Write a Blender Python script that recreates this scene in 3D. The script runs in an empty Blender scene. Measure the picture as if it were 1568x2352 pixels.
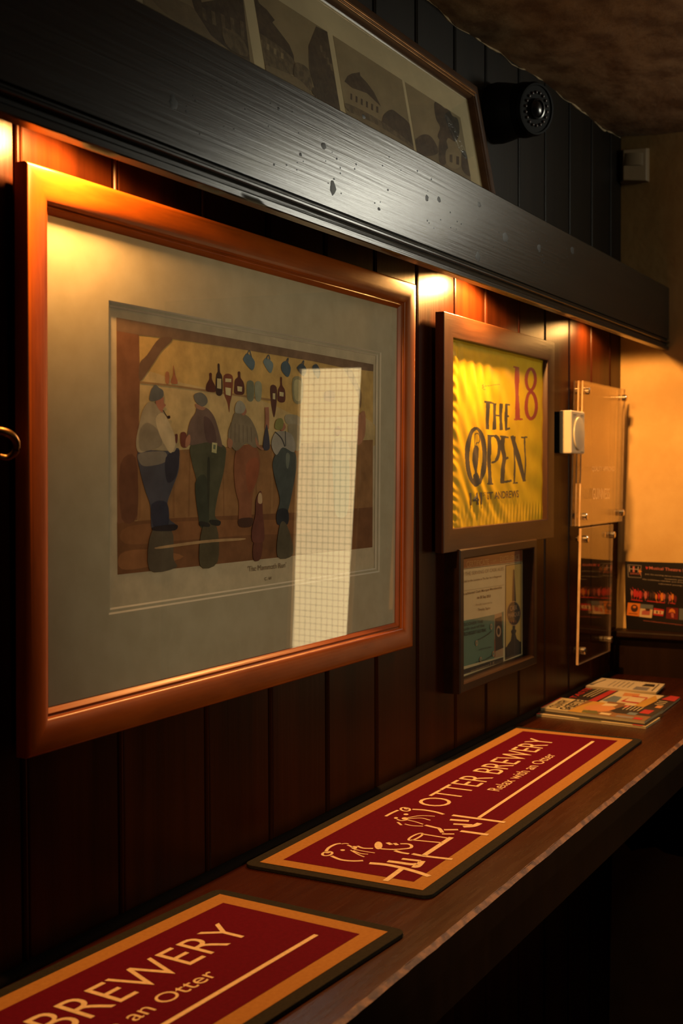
import bpy, bmesh, math, random
from mathutils import Vector, Matrix
from mathutils.geometry import tessellate_polygon

random.seed(7)
scene = bpy.context.scene
COL = scene.collection

# ------------------------------------------------------------------ camera
S = 0.79            # metres from the camera to the panelled wall (wall plane y = 0)
EYE = 1.50          # camera height
W, H, F = 1568, 2352, 2818.06
CAM = Vector((0, -S, EYE))
RT = Vector((0.47817, -0.87827, -0.00403))
FW = Vector((0.87782, 0.47804, -0.03015))
RT = (RT - FW * RT.dot(FW) / FW.dot(FW)).normalized(); FW.normalize()
UP = RT.cross(FW).normalized()
cd = bpy.data.cameras.new('camera'); cam = bpy.data.objects.new('camera', cd); COL.objects.link(cam)
cam.matrix_world = Matrix(((RT.x, UP.x, -FW.x, CAM.x), (RT.y, UP.y, -FW.y, CAM.y), (RT.z, UP.z, -FW.z, CAM.z), (0, 0, 0, 1)))
cd.sensor_fit = 'VERTICAL'; cd.sensor_height = 36; cd.lens = F / H * 36; cd.clip_start = 0.02
cd.dof.use_dof = True; cd.dof.focus_distance = 1.55; cd.dof.aperture_fstop = 9
scene.camera = cam

# ------------------------------------------------------------------ world, exposure, lamps
wd = bpy.data.worlds.new('world'); scene.world = wd; wd.use_nodes = True
wd.node_tree.nodes['Background'].inputs[0].default_value = (0.02, 0.013, 0.007, 1)
wd.node_tree.nodes['Background'].inputs[1].default_value = 0.3
scene.view_settings.view_transform = 'Standard'; scene.view_settings.look = 'None'
scene.view_settings.exposure = 0.0; scene.view_settings.gamma = 1.0
try: scene.view_settings.use_curve_mapping = False
except Exception: pass

def u3(x, y, z): return Vector((x * S, y * S, EYE + z * S))

WARM = (1.0, 0.475, 0.125)
def spot(name, loc, watts, size=165, blend=0.15, radius=0.012, color=WARM):
    l = bpy.data.lights.new(name, 'SPOT'); l.energy = watts; l.color = color; l.spot_size = math.radians(size)
    l.spot_blend = blend; l.shadow_soft_size = radius
    o = bpy.data.objects.new(name, l); COL.objects.link(o); o.location = loc; return o
spot('shelf_lamp', u3(1.10, -.067, .405), 15.5)
spot('shelf_lamp', u3(2.36, -.062, .405), 31.0)
spot('shelf_lamp', u3(3.17, -.068, .400), 7.5)

def area(name, loc, target, watts, sx, sy, color):
    l = bpy.data.lights.new(name, 'AREA'); l.energy = watts; l.color = color; l.shape = 'RECTANGLE'; l.size = sx; l.size_y = sy
    o = bpy.data.objects.new(name, l); COL.objects.link(o); o.location = loc
    o.rotation_euler = (Vector(target) - Vector(loc)).to_track_quat('-Z', 'Y').to_euler(); return o
# added warm fill spot that brightens the pictures, no known fitting, and the cool bulkhead over the far door
sp_ = spot('picture_fill_spot', (0.35, -2.15, 1.66), 48.0, 40, .75, .05, (1.0, .84, .53))
sp_.rotation_euler = (Vector((1.62, 0, 1.44)) - sp_.location).to_track_quat('-Z', 'Y').to_euler()
area('bulkhead_lamp', u3(3.40, -1.16, .84), u3(1.6, -.1, .42), 2.6, .34, .16, (1.0, .97, .80))

# ------------------------------------------------------------------ picture rays onto real planes
def ray(px, py): return FW + RT * ((px - W / 2) / F) - UP * ((py - H / 2) / F)
def onY(px, py, y): d = ray(px, py); return CAM + d * ((y - CAM.y) / d.y)
def onX(px, py, x): d = ray(px, py); return CAM + d * ((x - CAM.x) / d.x)
def onZ(px, py, z): d = ray(px, py); return CAM + d * ((z - CAM.z) / d.z)
def onM(px, py, M, w=0.0):
    """point of the plane w of the local frame M met by the ray -> local (u, v)"""
    n = M.to_3x3() @ Vector((0, 0, 1)); o = M @ Vector((0, 0, w)); d = ray(px, py)
    q = M.inverted() @ (CAM + d * ((o - CAM).dot(n) / d.dot(n))); return (q.x, q.y)

# ------------------------------------------------------------------ materials
def lin(c):
    c /= 255.0
    return c / 12.92 if c <= .04045 else ((c + .055) / 1.055) ** 2.4
def rgb(r, g, b): return (lin(r), lin(g), lin(b))
MATS = {}
def mat(name, base, rough=.5, base2=None, scale=(8, 8, 8), detail=4, metal=0.0, spec=.5, coat=0.0, bump=0.0, bscale=None, contrast=(.35, .65), rough2=None, emit=None, sheen=0):
    if name in MATS: return MATS[name]
    m = bpy.data.materials.new(name); m.use_nodes = True; nt = m.node_tree; N = nt.nodes; L = nt.links
    b = N['Principled BSDF']
    b.inputs['Base Color'].default_value = (*base, 1); b.inputs['Roughness'].default_value = rough
    b.inputs['Metallic'].default_value = metal; b.inputs['Specular IOR Level'].default_value = spec
    b.inputs['Coat Weight'].default_value = coat; b.inputs['Coat Roughness'].default_value = .12
    b.inputs['Sheen Weight'].default_value = sheen
    tc = N.new('ShaderNodeTexCoord')
    def noise(sc, det):
        mp = N.new('ShaderNodeMapping'); mp.inputs['Scale'].default_value = sc; L.new(tc.outputs['Object'], mp.inputs[0])
        n = N.new('ShaderNodeTexNoise'); n.inputs['Scale'].default_value = 1; n.inputs['Detail'].default_value = det; n.inputs['Roughness'].default_value = .6
        L.new(mp.outputs[0], n.inputs['Vector']); return n
    if base2 is None: base2 = tuple(c * .82 for c in base)
    n = noise(scale, detail); r = N.new('ShaderNodeMapRange'); r.inputs[1].default_value, r.inputs[2].default_value = contrast
    L.new(n.outputs[0], r.inputs[0]); mx = N.new('ShaderNodeMix'); mx.data_type = 'RGBA'
    mx.inputs[6].default_value = (*base, 1); mx.inputs[7].default_value = (*base2, 1)
    L.new(r.outputs[0], mx.inputs[0]); L.new(mx.outputs[2], b.inputs['Base Color'])
    if rough2 is not None:
        rr = N.new('ShaderNodeMapRange'); rr.inputs[3].default_value = rough; rr.inputs[4].default_value = rough2
        n3 = noise(tuple(s * 1.7 for s in (bscale or scale)), 3); L.new(n3.outputs[0], rr.inputs[0]); L.new(rr.outputs[0], b.inputs['Roughness'])
    if bump:
        n2 = noise(bscale or scale, 6); bp = N.new('ShaderNodeBump'); bp.inputs['Strength'].default_value = bump; bp.inputs['Distance'].default_value = .002
        L.new(n2.outputs[0], bp.inputs['Height']); L.new(bp.outputs[0], b.inputs['Normal'])
        if coat: L.new(bp.outputs[0], b.inputs['Coat Normal'])
    if emit:
        b.inputs['Emission Color'].default_value = (*emit[0], 1); b.inputs['Emission Strength'].default_value = emit[1]
    MATS[name] = m; return m

def glass_mat(name, tint=(1, 1, 1), r0=.04, rough=0.0, haze=0.0, double=False):
    """thin clear sheet: transparent body, mirror reflection growing with the angle (Schlick)"""
    m = bpy.data.materials.new(name); m.use_nodes = True; nt = m.node_tree; N = nt.nodes; L = nt.links
    N.remove(N['Principled BSDF']); out = N['Material Output']
    g = N.new('ShaderNodeNewGeometry'); dt = N.new('ShaderNodeVectorMath'); dt.operation = 'DOT_PRODUCT'
    L.new(g.outputs['Incoming'], dt.inputs[0]); L.new(g.outputs['Normal'], dt.inputs[1])
    def math_(op, a, b=None):
        n = N.new('ShaderNodeMath'); n.operation = op
        if hasattr(a, 'links'): L.new(a, n.inputs[0])
        else: n.inputs[0].default_value = a
        if b is not None:
            if hasattr(b, 'links'): L.new(b, n.inputs[1])
            else: n.inputs[1].default_value = b
        return n.outputs[0]
    c = math_('ABSOLUTE', dt.outputs['Value']); k = math_('POWER', math_('SUBTRACT', 1.0, c), 5.0)
    f1 = math_('ADD', math_('MULTIPLY', k, 1 - r0), r0)
    fr = math_('SUBTRACT', 1.0, math_('POWER', math_('SUBTRACT', 1.0, f1), 2.0)) if double else f1
    t = N.new('ShaderNodeBsdfTransparent'); t.inputs[0].default_value = (*tint, 1)
    gl = N.new('ShaderNodeBsdfGlossy'); gl.inputs['Roughness'].default_value = rough; gl.inputs[0].default_value = (1, 1, 1, 1)
    mx = N.new('ShaderNodeMixShader'); L.new(fr, mx.inputs[0]); L.new(t.outputs[0], mx.inputs[1]); L.new(gl.outputs[0], mx.inputs[2])
    sh = mx.outputs[0]
    if haze:
        d = N.new('ShaderNodeBsdfDiffuse'); d.inputs[0].default_value = (.8, .75, .65, 1); m2 = N.new('ShaderNodeMixShader'); m2.inputs[0].default_value = haze
        L.new(sh, m2.inputs[1]); L.new(d.outputs[0], m2.inputs[2]); sh = m2.outputs[0]
    L.new(sh, out.inputs[0]); MATS[name] = m; return m

BOARD = mat('varnished_boards', (.0135, .0030, .0008), .24, (.032, .0064, .0012), (26, 26, 1.3), 5, spec=.08, bump=.10, bscale=(160, 160, 3), rough2=.42)
BLACKBOARD = mat('black_painted_boards', (.0065, .0052, .0036), .48, (.011, .0078, .0046), (18, 18, 1.2), 4, spec=.16, bump=.12, bscale=(140, 140, 3))
BEAM = mat('black_gloss_painted_timber', (.010, .0105, .009), .20, (.015, .015, .012), (2.0, 40, 40), 5, spec=.6, bump=.12, bscale=(5, 260, 260), rough2=.28)
PLASTER = mat('nicotine_cream_plaster', (.66, .43, .17), .8, (.56, .34, .12), (7, 7, 7), 5, bump=.5, bscale=(22, 22, 22), spec=.2)
GLASS2 = None
CEIL = mat('stained_ceiling_plaster', (.34, .235, .135), .7, (.16, .092, .048), (9, 17, 9), 8, bump=1.0, bscale=(10, 22, 10), spec=.25, contrast=(.4, .62))
DARKWALL = mat('dark_room_wall', (.06, .035, .02), .6, None, (3, 3, 3))
CARPET = mat('dark_carpet', (.03, .012, .01), .9, None, (30, 30, 30), bump=.4)
PINE = mat('honey_varnished_frame', (.28, .060, .0046), .34, (.20, .040, .003), (9, 40, 40), 5, coat=.0, spec=.22, bump=.06, bscale=(20, 160, 160))
PINEV = mat('honey_varnished_frame_upright', (.28, .060, .0046), .34, (.20, .040, .003), (40, 9, 40), 5, coat=.0, spec=.22, bump=.06, bscale=(160, 20, 160))
WALNUT = mat('walnut_frame', (.048, .018, .0065), .38, (.030, .0105, .004), (8, 60, 60), 5, spec=.25, bump=.12, bscale=(12, 220, 220))
DARKFRAME = mat('dark_brown_frame', (.022, .0085, .004), .4, (.015, .006, .003), (10, 50, 50), 4, spec=.2)
OLDFRAME = mat('old_dark_frame', (.075, .035, .016), .32, (.05, .022, .01), (10, 50, 50), 4)
GILT = mat('worn_gilt_edge', (.62, .33, .13), .30, (.35, .16, .05), (20, 60, 60), metal=.7)
MOUNT = mat('cream_mount_board', (.53, .465, .335), .8, (.48, .415, .29), (30, 30, 30), spec=.2)
BEVEL = mat('white_mount_bevel', (.85, .78, .66), .7)
PAPER = mat('cream_paper', (.66, .55, .38), .8, None, (40, 40, 40), spec=.2)
WHITE = mat('white_plastic', (.54, .47, .34), .4, None, (6, 6, 6))
COUNTER = mat('polished_counter_wood', (.028, .0052, .0012), .20, (.046, .0095, .0020), (2.2, 30, 30), 5, spec=.17, bump=.06, bscale=(6, 90, 90), rough2=.34)
WORN = mat('worn_counter_edge', (.24, .105, .038), .5, (.07, .022, .008), (60, 60, 60), 5, bump=.5, bscale=(120, 120, 120), contrast=(.4, .6))
RUBBER = mat('black_rubber', (.014, .0100, .0064), .9, (.021, .0155, .010), (300, 300, 300), spec=.12, bump=.2, bscale=(600, 600, 600))
MRED = mat('dark_red_nylon', (.105, .0016, .0105), .9, (.088, .0013, .0085), (220, 220, 220), bump=.25, bscale=(700, 700, 700), spec=.05)
MORG = mat('tan_orange_nylon', (.36, .160, .042), .9, (.32, .138, .034), (220, 220, 220), bump=.25, bscale=(700, 700, 700), spec=.05)
MCRM = mat('pale_cream_nylon', (.72, .50, .29), .9, None, (220, 220, 220), spec=.15)
STEEL = mat('brushed_steel', (.75, .66, .52), .25, None, (50, 50, 50), metal=1.0)
BLACKP = mat('black_plastic', (.005, .005, .005), .55, spec=.15)
BLACKG = mat('black_lens_glass', (.004, .004, .005), .18)
BRASS = mat('dull_brass', (.17, .085, .03), .42, (.12, .055, .02), (80, 80, 80), metal=1.0)
GLASS = glass_mat('picture_glass', r0=.05, double=True)
ACRYL = glass_mat('clear_acrylic', (.99, .97, .94), .045)
AEDGE = mat('acrylic_edge', (.75, .50, .28), .25, (.6, .36, .18), (40, 40, 40))
ETCH = mat('frosted_etching', (1, .95, .85), .32, (.95, .9, .8), (60, 60, 60), metal=.85)
SHADE = mat('dark_backing', (.02, .012, .008), .8)

# ------------------------------------------------------------------ mesh tools
class MB:
    def __init__(s): s.v = []; s.f = []; s.m = []
    def pt(s, *p): s.v.append(tuple(p) if len(p) == 3 else tuple(p[0])); return len(s.v) - 1
    def face(s, idx, m=0): s.f.append(tuple(idx)); s.m.append(m)
    def quad(s, a, b, c, d, m=0): s.face([s.pt(*a), s.pt(*b), s.pt(*c), s.pt(*d)], m)
    def box(s, x0, y0, z0, x1, y1, z1, m=0):
        i = [s.pt(x, y, z) for z in (z0, z1) for y in (y0, y1) for x in (x0, x1)]
        for f in ((0, 2, 3, 1), (4, 5, 7, 6), (0, 1, 5, 4), (2, 6, 7, 3), (0, 4, 6, 2), (1, 3, 7, 5)): s.face([i[k] for k in f], m)
    def poly(s, pts, w=0.0, m=0):
        """flat filled polygon at height w, facing +w"""
        if len(pts) < 3: return
        a = sum(pts[i][0] * pts[(i + 1) % len(pts)][1] - pts[(i + 1) % len(pts)][0] * pts[i][1] for i in range(len(pts)))
        if a < 0: pts = pts[::-1]
        base = len(s.v)
        for p in pts: s.pt(p[0], p[1], w)
        if len(pts) <= 4 and True:
            if len(pts) == 3: s.face([base, base + 1, base + 2], m); return
        for t in tessellate_polygon([[Vector((p[0], p[1], 0)) for p in pts]]):
            t = list(t); A, B, C = (pts[k] for k in t)
            if (B[0] - A[0]) * (C[1] - A[1]) - (C[0] - A[0]) * (B[1] - A[1]) < 0: t.reverse()
            s.face([base + k for k in t], m)
    def prism(s, pts, w0, w1, m=0):
        a = sum(pts[i][0] * pts[(i + 1) % len(pts)][1] - pts[(i + 1) % len(pts)][0] * pts[i][1] for i in range(len(pts)))
        if a < 0: pts = pts[::-1]
        n = len(pts); b = [s.pt(p[0], p[1], w0) for p in pts]; t = [s.pt(p[0], p[1], w1) for p in pts]
        s.face(b[::-1], m); s.face(t, m)
        for i in range(n): j = (i + 1) % n; s.face([b[i], b[j], t[j], t[i]], m)
    def lathe(s, prof, M, n=28, m=0):
        """profile of (radius, height) about local z of M"""
        rings = []
        for r, h in prof:
            rings.append([s.pt(*(M @ Vector((r * math.cos(2 * math.pi * k / n), r * math.sin(2 * math.pi * k / n), h)))) for k in range(n)])
        for a, b in zip(rings, rings[1:]):
            for k in range(n): j = (k + 1) % n; s.face([a[k], a[j], b[j], b[k]], m)
        s.face(rings[0][::-1], m); s.face(rings[-1], m)
    def tube(s, path, r, n=10, m=0):
        path = [Vector(p) for p in path]; rings = []
        for i, p in enumerate(path):
            d = (path[min(i + 1, len(path) - 1)] - path[max(i - 1, 0)]).normalized()
            a = d.cross(Vector((0, 0, 1)) if abs(d.z) < .9 else Vector((1, 0, 0))).normalized(); b = d.cross(a)
            rr = r[i] if isinstance(r, (list, tuple)) else r
            rings.append([s.pt(*(p + a * rr * math.cos(2 * math.pi * k / n) + b * rr * math.sin(2 * math.pi * k / n))) for k in range(n)])
        for a, b in zip(rings, rings[1:]):
            for k in range(n): j = (k + 1) % n; s.face([a[k], b[k], b[j], a[j]], m)
        s.face(rings[0], m); s.face(rings[-1][::-1], m)
    def build(s, name, mats, parent=None, smooth=False, bevel=0, M=None):
        me = bpy.data.meshes.new(name); me.from_pydata(s.v, [], s.f)
        for mm in (mats if isinstance(mats, (list, tuple)) else [mats]): me.materials.append(mm)
        me.polygons.foreach_set('material_index', s.m)
        me.update()
        o = bpy.data.objects.new(name, me); COL.objects.link(o)
        if M is not None: o.matrix_world = M
        if parent: o.parent = parent
        if smooth:
            me.polygons.foreach_set('use_smooth', [True] * len(me.polygons))
            try: me.set_sharp_from_angle(angle=math.radians(38))
            except Exception: pass
        if bevel:
            b = o.modifiers.new('bevel', 'BEVEL'); b.width = bevel; b.segments = 2; b.limit_method = 'ANGLE'
        return o

def thing(name, label, cat, M, group=None):
    o = bpy.data.objects.new(name, None); COL.objects.link(o); o.empty_display_size = .05; o.matrix_world = M
    return tag(o, label, cat, group)
def tag(o, label, cat, group=None):
    o['label'] = label; o['category'] = cat
    if group: o['group'] = group
    return o
def struct(o): o['kind'] = 'structure'; return o

def spline(pts, n=6, closed=True):
    out = []; N_ = len(pts)
    rng = range(N_) if closed else range(N_ - 1)
    for i in rng:
        if closed: p0, p1, p2, p3 = pts[i - 1], pts[i], pts[(i + 1) % N_], pts[(i + 2) % N_]
        else: p0, p1, p2, p3 = pts[max(i - 1, 0)], pts[i], pts[i + 1], pts[min(i + 2, N_ - 1)]
        for k in range(n):
            t = k / n
            out.append(tuple(.5 * (2 * b + (c - a) * t + (2 * a - 5 * b + 4 * c - d) * t * t + (3 * b - a - 3 * c + d) * t ** 3) for a, b, c, d in zip(p0, p1, p2, p3)))
    if not closed: out.append(tuple(pts[-1]))
    return out
def stroke(pts, w, closed=False):
    """a line of width w as quads in 2-D"""
    pts = [Vector(p) for p in pts]; n = len(pts); L_, R_ = [], []
    for i in range(n):
        a = pts[i - 1] if (i or closed) else pts[i]; b = pts[(i + 1) % n] if (i < n - 1 or closed) else pts[i]
        d1 = (pts[i] - a); d2 = (b - pts[i])
        d = ((d1.normalized() if d1.length else d2.normalized()) + (d2.normalized() if d2.length else d1.normalized()))
        d = d.normalized() if d.length else Vector((1, 0)); ww = w[i] if isinstance(w, (list, tuple)) else w
        nn = Vector((-d.y, d.x)) * ww / 2; L_.append(pts[i] + nn); R_.append(pts[i] - nn)
    out = []
    for i in range(n if closed else n - 1):
        j = (i + 1) % n; out.append([tuple(L_[i]), tuple(L_[j]), tuple(R_[j]), tuple(R_[i])])
    return out
def ellipse(cx, cy, rx, ry, n=24, rot=0):
    c, s_ = math.cos(rot), math.sin(rot)
    return [(cx + rx * math.cos(t) * c - ry * math.sin(t) * s_, cy + rx * math.cos(t) * s_ + ry * math.sin(t) * c) for t in (2 * math.pi * k / n for k in range(n))]

_text = {}
def text2d(body, weight=0.0):
    key = (body, weight)
    if key in _text: return _text[key]
    c = bpy.data.curves.new('lettering_source', 'FONT'); c.body = body; c.fill_mode = 'FRONT'; c.offset = weight; c.resolution_u = 4
    o = bpy.data.objects.new('lettering_source', c); COL.objects.link(o); bpy.context.view_layer.update()
    me = o.evaluated_get(bpy.context.evaluated_depsgraph_get()).to_mesh()
    vs = [(v.co.x, v.co.y) for v in me.vertices]; fs = [tuple(p.vertices) for p in me.polygons]
    o.to_mesh_clear() if False else None
    bpy.data.objects.remove(o); bpy.data.curves.remove(c)
    x0 = min(v[0] for v in vs); x1 = max(v[0] for v in vs); y0 = min(v[1] for v in vs); y1 = max(v[1] for v in vs)
    _text[key] = ([((x - x0) / (x1 - x0), (y - y0) / (y1 - y0)) for x, y in vs], fs); return _text[key]
def put_text(mb, body, bl, br, tr, tl, w, m, weight=0.0):
    """letters stretched onto the local quad given by its four corners"""
    vs, fs = text2d(body, weight); base = len(mb.v)
    for x, y in vs:
        mb.pt(*[bl[k] * (1 - x) * (1 - y) + br[k] * x * (1 - y) + tr[k] * x * y + tl[k] * (1 - x) * y for k in (0, 1)], w)
    for f in fs:
        A, B, C = (mb.v[base + k] for k in f[:3])
        f = [base + k for k in f]
        if (B[0] - A[0]) * (C[1] - A[1]) - (C[0] - A[0]) * (B[1] - A[1]) < 0: f.reverse()
        mb.face(f, m)

def wall_frame(x, y, z, tilt=0.0):
    """local frame on the panelled wall: u along the wall, v up, w out into the room; tilt leans the top forward"""
    c, s_ = math.cos(tilt), math.sin(tilt)
    return Matrix(((1, 0, 0, x), (0, -s_, -c, y), (0, c, -s_, z), (0, 0, 0, 1)))
def end_frame(x, y, z, lean=0.0):
    """local frame on the far end wall: u toward the room (-y), v up, w back toward the camera (-x)"""
    c, s_ = math.cos(lean), math.sin(lean)
    return Matrix(((0, s_, -c, x), (-1, 0, 0, y), (0, c, s_, z), (0, 0, 0, 1)))

def frame_profile(mb, x0, y0, x1, y1, prof, m=0):
    """mitred rectangular frame; prof = (inset, height) from the outer back edge to the inner back edge"""
    rings = []
    for i, h in prof: rings.append([mb.pt(x0 + i, y0 + i, h), mb.pt(x1 - i, y0 + i, h), mb.pt(x1 - i, y1 - i, h), mb.pt(x0 + i, y1 - i, h)])
    rings.append(rings[0])
    for a, b in zip(rings, rings[1:]):
        for k in range(4):
            j = (k + 1) % 4; mm = m if k % 2 == 0 else m + 1
            mb.face([a[k], a[j], b[j], b[k]], mm)
def board_with_opening(mb, o, i, w0, w1, bev, m=0, mb_=1):
    """mount board: outer quad o, opening quad i (4 local points each), bevelled opening"""
    a = [mb.pt(*p, w1) for p in o]; b = [mb.pt(*p, w1) for p in i]
    cx = sum(p[0] for p in i) / 4; cy = sum(p[1] for p in i) / 4
    c = [mb.pt(p[0] + math.copysign(bev, cx - p[0]), p[1] + math.copysign(bev, cy - p[1]), w0) for p in i]
    for k in range(4): j = (k + 1) % 4; mb.face([a[k], a[j], b[j], b[k]], m); mb.face([b[k], b[j], c[j], c[k]], mb_)

# ================================================================== SETTING
XE = 3.539 * S
CEILZ = lambda x: EYE + S * (.914 + .042 * (x / S - 2.179))
XL, YF = -1.6, -3.0
GRO = [1.0620, 1.2375, 1.4300, 1.6010, 1.7800, 1.9615, 2.1369, 2.3212, 2.4893, 2.6927, 2.8745, 3.0616, 3.2518, 3.4285]
GRO = [1.062 - .178 * k for k in range(16, 0, -1)] + GRO
def boards(name, z0, z1, material, gap=.0030):
    mb = MB(); prof = []
    xs = [g * S for g in GRO if g * S > XL]
    prof.append((XL, 0))
    for g in xs:
        prof += [(g - .0036, 0), (g - .0024, .0012), (g - .0020, .006), (g + .0006, .006), (g + .0012, .0012), (g + .0022, -.0004), (g + .0036, -.0009), (g + .0050, -.0004), (g + .0058, .0012), (g + .0064, .0026), (g + .0072, .0026), (g + .0080, .0008), (g + .0092, 0)]
    prof.append((XE + .012, 0))
    a = [mb.pt(x, y, z0) for x, y in prof]; b = [mb.pt(x, y, z1(x) if callable(z1) else z1) for x, y in prof]
    for k in range(len(prof) - 1): mb.face([a[k], a[k + 1], b[k + 1], b[k]])
    return struct(mb.build(name, material))
boards('wall_back', 0.0, EYE + .46 * S, BOARD)
boards('wall_back_upper', EYE + .46 * S, lambda x: CEILZ(x) + .01, BLACKBOARD)

# far end wall of rough plaster, leaning a little, opening for the door
def xe_at(z):
    k = (z - EYE) / S
    return XE + (0.0 if k > .2 else (k - .2) * .055 * S)
mb = MB()
DY0, DY1, DZ1 = -.66, -.98, EYE + .40 * S        # vision-panel door in the end wall
ys = [.012, -.02, -.06, -.12, -.2, -.3, -.42, -.54, -.60]; zs = [0, .4, .8, 1.0, 1.08, 1.16, 1.22, 1.30, 1.38, 1.46, 1.55, 1.65, 1.75, 1.85, 1.95, 2.05, 2.15, 2.26, 2.34]
rn = random.Random(3)
G = [[mb.pt(xe_at(z) + rn.uniform(-.0012, .0012) * (0 if iy == 0 else 1), y, z) for z in zs] for iy, y in enumerate(ys)]
for i in range(len(ys) - 1):
    for k in range(len(zs) - 1): mb.face([G[i][k], G[i][k + 1], G[i + 1][k + 1], G[i + 1][k]])
# beyond the door
mb.quad((XE, -1.30, 0), (XE, -1.30, 2.34), (XE, YF, 2.34), (XE, YF, 0))
mb.quad((XE, -.60, 1.95), (XE, -.60, 2.34), (XE, -1.30, 2.34), (XE, -1.30, 1.95))
struct(mb.build('wall_end', PLASTER, smooth=True))

mb = MB(); nx, ny = 46, 30
def cz(x, y): return CEILZ(x) + .004 * math.sin(x * 9 + y * 5) + .003 * math.sin(x * 23 - y * 17) + .002 * math.sin(x * 47 + y * 31) - .02 * y * 0
G = [[mb.pt(XL + (XE + .02 - XL) * i / nx, .012 + (YF - .012) * k / ny, cz(XL + (XE + .02 - XL) * i / nx, .012 + (YF - .012) * k / ny)) for k in range(ny + 1)] for i in range(nx + 1)]
for i in range(nx):
    for k in range(ny): mb.face([G[i][k], G[i + 1][k], G[i + 1][k + 1], G[i][k + 1]][::-1])
struct(mb.build('ceiling', CEIL, smooth=True))
mb = MB(); mb.quad((XL, YF, 0), (XE + .02, YF, 0), (XE + .02, .012, 0), (XL, .012, 0)); struct(mb.build('floor', CARPET))
mb = MB(); mb.quad((XL, YF, 0), (XL, .012, 0), (XL, .012, 2.5), (XL, YF, 2.5)); struct(mb.build('wall_left', DARKWALL))
mb = MB(); mb.quad((XL, YF, 0), (XL, YF, 2.5), (XE + .02, YF, 2.5), (XE + .02, YF, 0)); struct(mb.build('wall_front', DARKWALL))

# flaky plaster bead where the ceiling meets the boards
mb = MB(); rn = random.Random(11); path = []; rad = []
for k in range(90):
    x = 1.2 + (XE - 1.21) * k / 89; path.append((x, -.001, cz(x, 0) - .0005 + rn.uniform(-.0012, .0006))); rad.append(rn.choice([.0003, .0003, .0005, .0009, .0016, .0024, .0007]))
mb.tube(path, rad, 6)
struct(mb.build('trim_1', mat('flaking_filler', (.55, .42, .24), .8), smooth=True))

# door in the end wall with a wired-glass vision panel lit from the room behind it
dr = struct(bpy.data.objects.new('door_1', None)); COL.objects.link(dr)
PZ0, PZ1, PY0, PY1 = EYE - .62 * S, EYE + .325 * S, -.855 * S, -1.125 * S
mb = MB()
X = XE
def py_(y_top, y_bot, z): t_ = (PZ1 - z) / (PZ1 - PZ0); return y_top + (y_bot - y_top) * t_
YA0, YA1, YC0, YC1 = -.855 * S, -.895 * S, -1.112 * S, -1.132 * S      # room-left and room-right edges of the glazing, top and bottom
ME_ = Matrix(((0, 0, 1, 0), (1, 0, 0, 0), (0, 1, 0, 0), (0, 0, 0, 1)))   # local (u, v, w) -> (y, z, x)
a0, a1 = X - .03, X + .014
for q_ in ([(-.621, .02), (-.621, 1.93), (YA0, 1.93), (YA0, PZ1), (YA1, PZ0), (YA1, .02)], [(-1.28, .02), (-1.28, 1.93), (YC0, 1.93), (YC0, PZ1), (YC1, PZ0), (YC1, .02)],
           [(YC0, PZ1), (YA0, PZ1), (YA0, 1.93), (YC0, 1.93)], [(YC1, .02), (YA1, .02), (YA1, PZ0), (YC1, PZ0)]): mb.prism(q_, a0, a1)
mb.build('door_leaf', mat('dark_door_paint', (.05, .025, .013), .4), dr, M=ME_)
mb = MB()
mb.prism([(YA0, PZ1), (YA0 - .011, PZ1), (YA1 - .011, PZ0), (YA1, PZ0)], X - .037, X - .0301); mb.prism([(YC0 + .011, PZ1), (YC0, PZ1), (YC1, PZ0), (YC1 + .011, PZ0)], X - .037, X - .0301)
mb.build('glazing_bead', mat('pale_door_bead', (.5, .34, .18), .4), dr, M=ME_)
mb = MB()
mb.box(X - .04, -.62, 0, X + .014, -.601, 1.95); mb.box(X - .04, -1.30, 0, X + .014, -1.281, 1.95); mb.box(X - .04, -1.281, 1.931, X + .014, -.62, 1.95)
mb.build('door_frame', DARKFRAME, dr)
wg = bpy.data.materials.new('wired_glass_lit_from_behind'); wg.use_nodes = True; nt = wg.node_tree; N = nt.nodes
b = N['Principled BSDF']; b.inputs['Base Color'].default_value = (.6, .5, .35, 1); b.inputs['Roughness'].default_value = .25
tc = N.new('ShaderNodeTexCoord'); sp = N.new('ShaderNodeSeparateXYZ'); nt.links.new(tc.outputs['Object'], sp.inputs[0])
def grid_line(axis):
    m1 = N.new('ShaderNodeMath'); m1.operation = 'MULTIPLY'; m1.inputs[1].default_value = 1 / .0165; nt.links.new(sp.outputs[axis], m1.inputs[0])
    m2 = N.new('ShaderNodeMath'); m2.operation = 'FRACT'; nt.links.new(m1.outputs[0], m2.inputs[0])
    m3 = N.new('ShaderNodeMath'); m3.operation = 'GREATER_THAN'; m3.inputs[1].default_value = .085; nt.links.new(m2.outputs[0], m3.inputs[0]); return m3.outputs[0]
mm = N.new('ShaderNodeMath'); mm.operation = 'MULTIPLY'; nt.links.new(grid_line('X'), mm.inputs[0]); nt.links.new(grid_line('Y'), mm.inputs[1])
mr = N.new('ShaderNodeMapRange'); mr.inputs[3].default_value = 1.1; mr.inputs[4].default_value = 3.3; nt.links.new(mm.outputs[0], mr.inputs[0])
cr = N.new('ShaderNodeMapRange'); cr.inputs[1].default_value = PZ0 + .1; cr.inputs[2].default_value = PZ1
b.inputs['Emission Color'].default_value = (1.0, .74, .36, 1); nt.links.new(mr.outputs[0], b.inputs['Emission Strength'])
mb = MB(); mb.prism([(YC0, PZ1), (YA0, PZ1), (YA1, PZ0), (YC1, PZ0)], X - .006, X + .002); mb.build('vision_panel', wg, dr, M=ME_)

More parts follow.
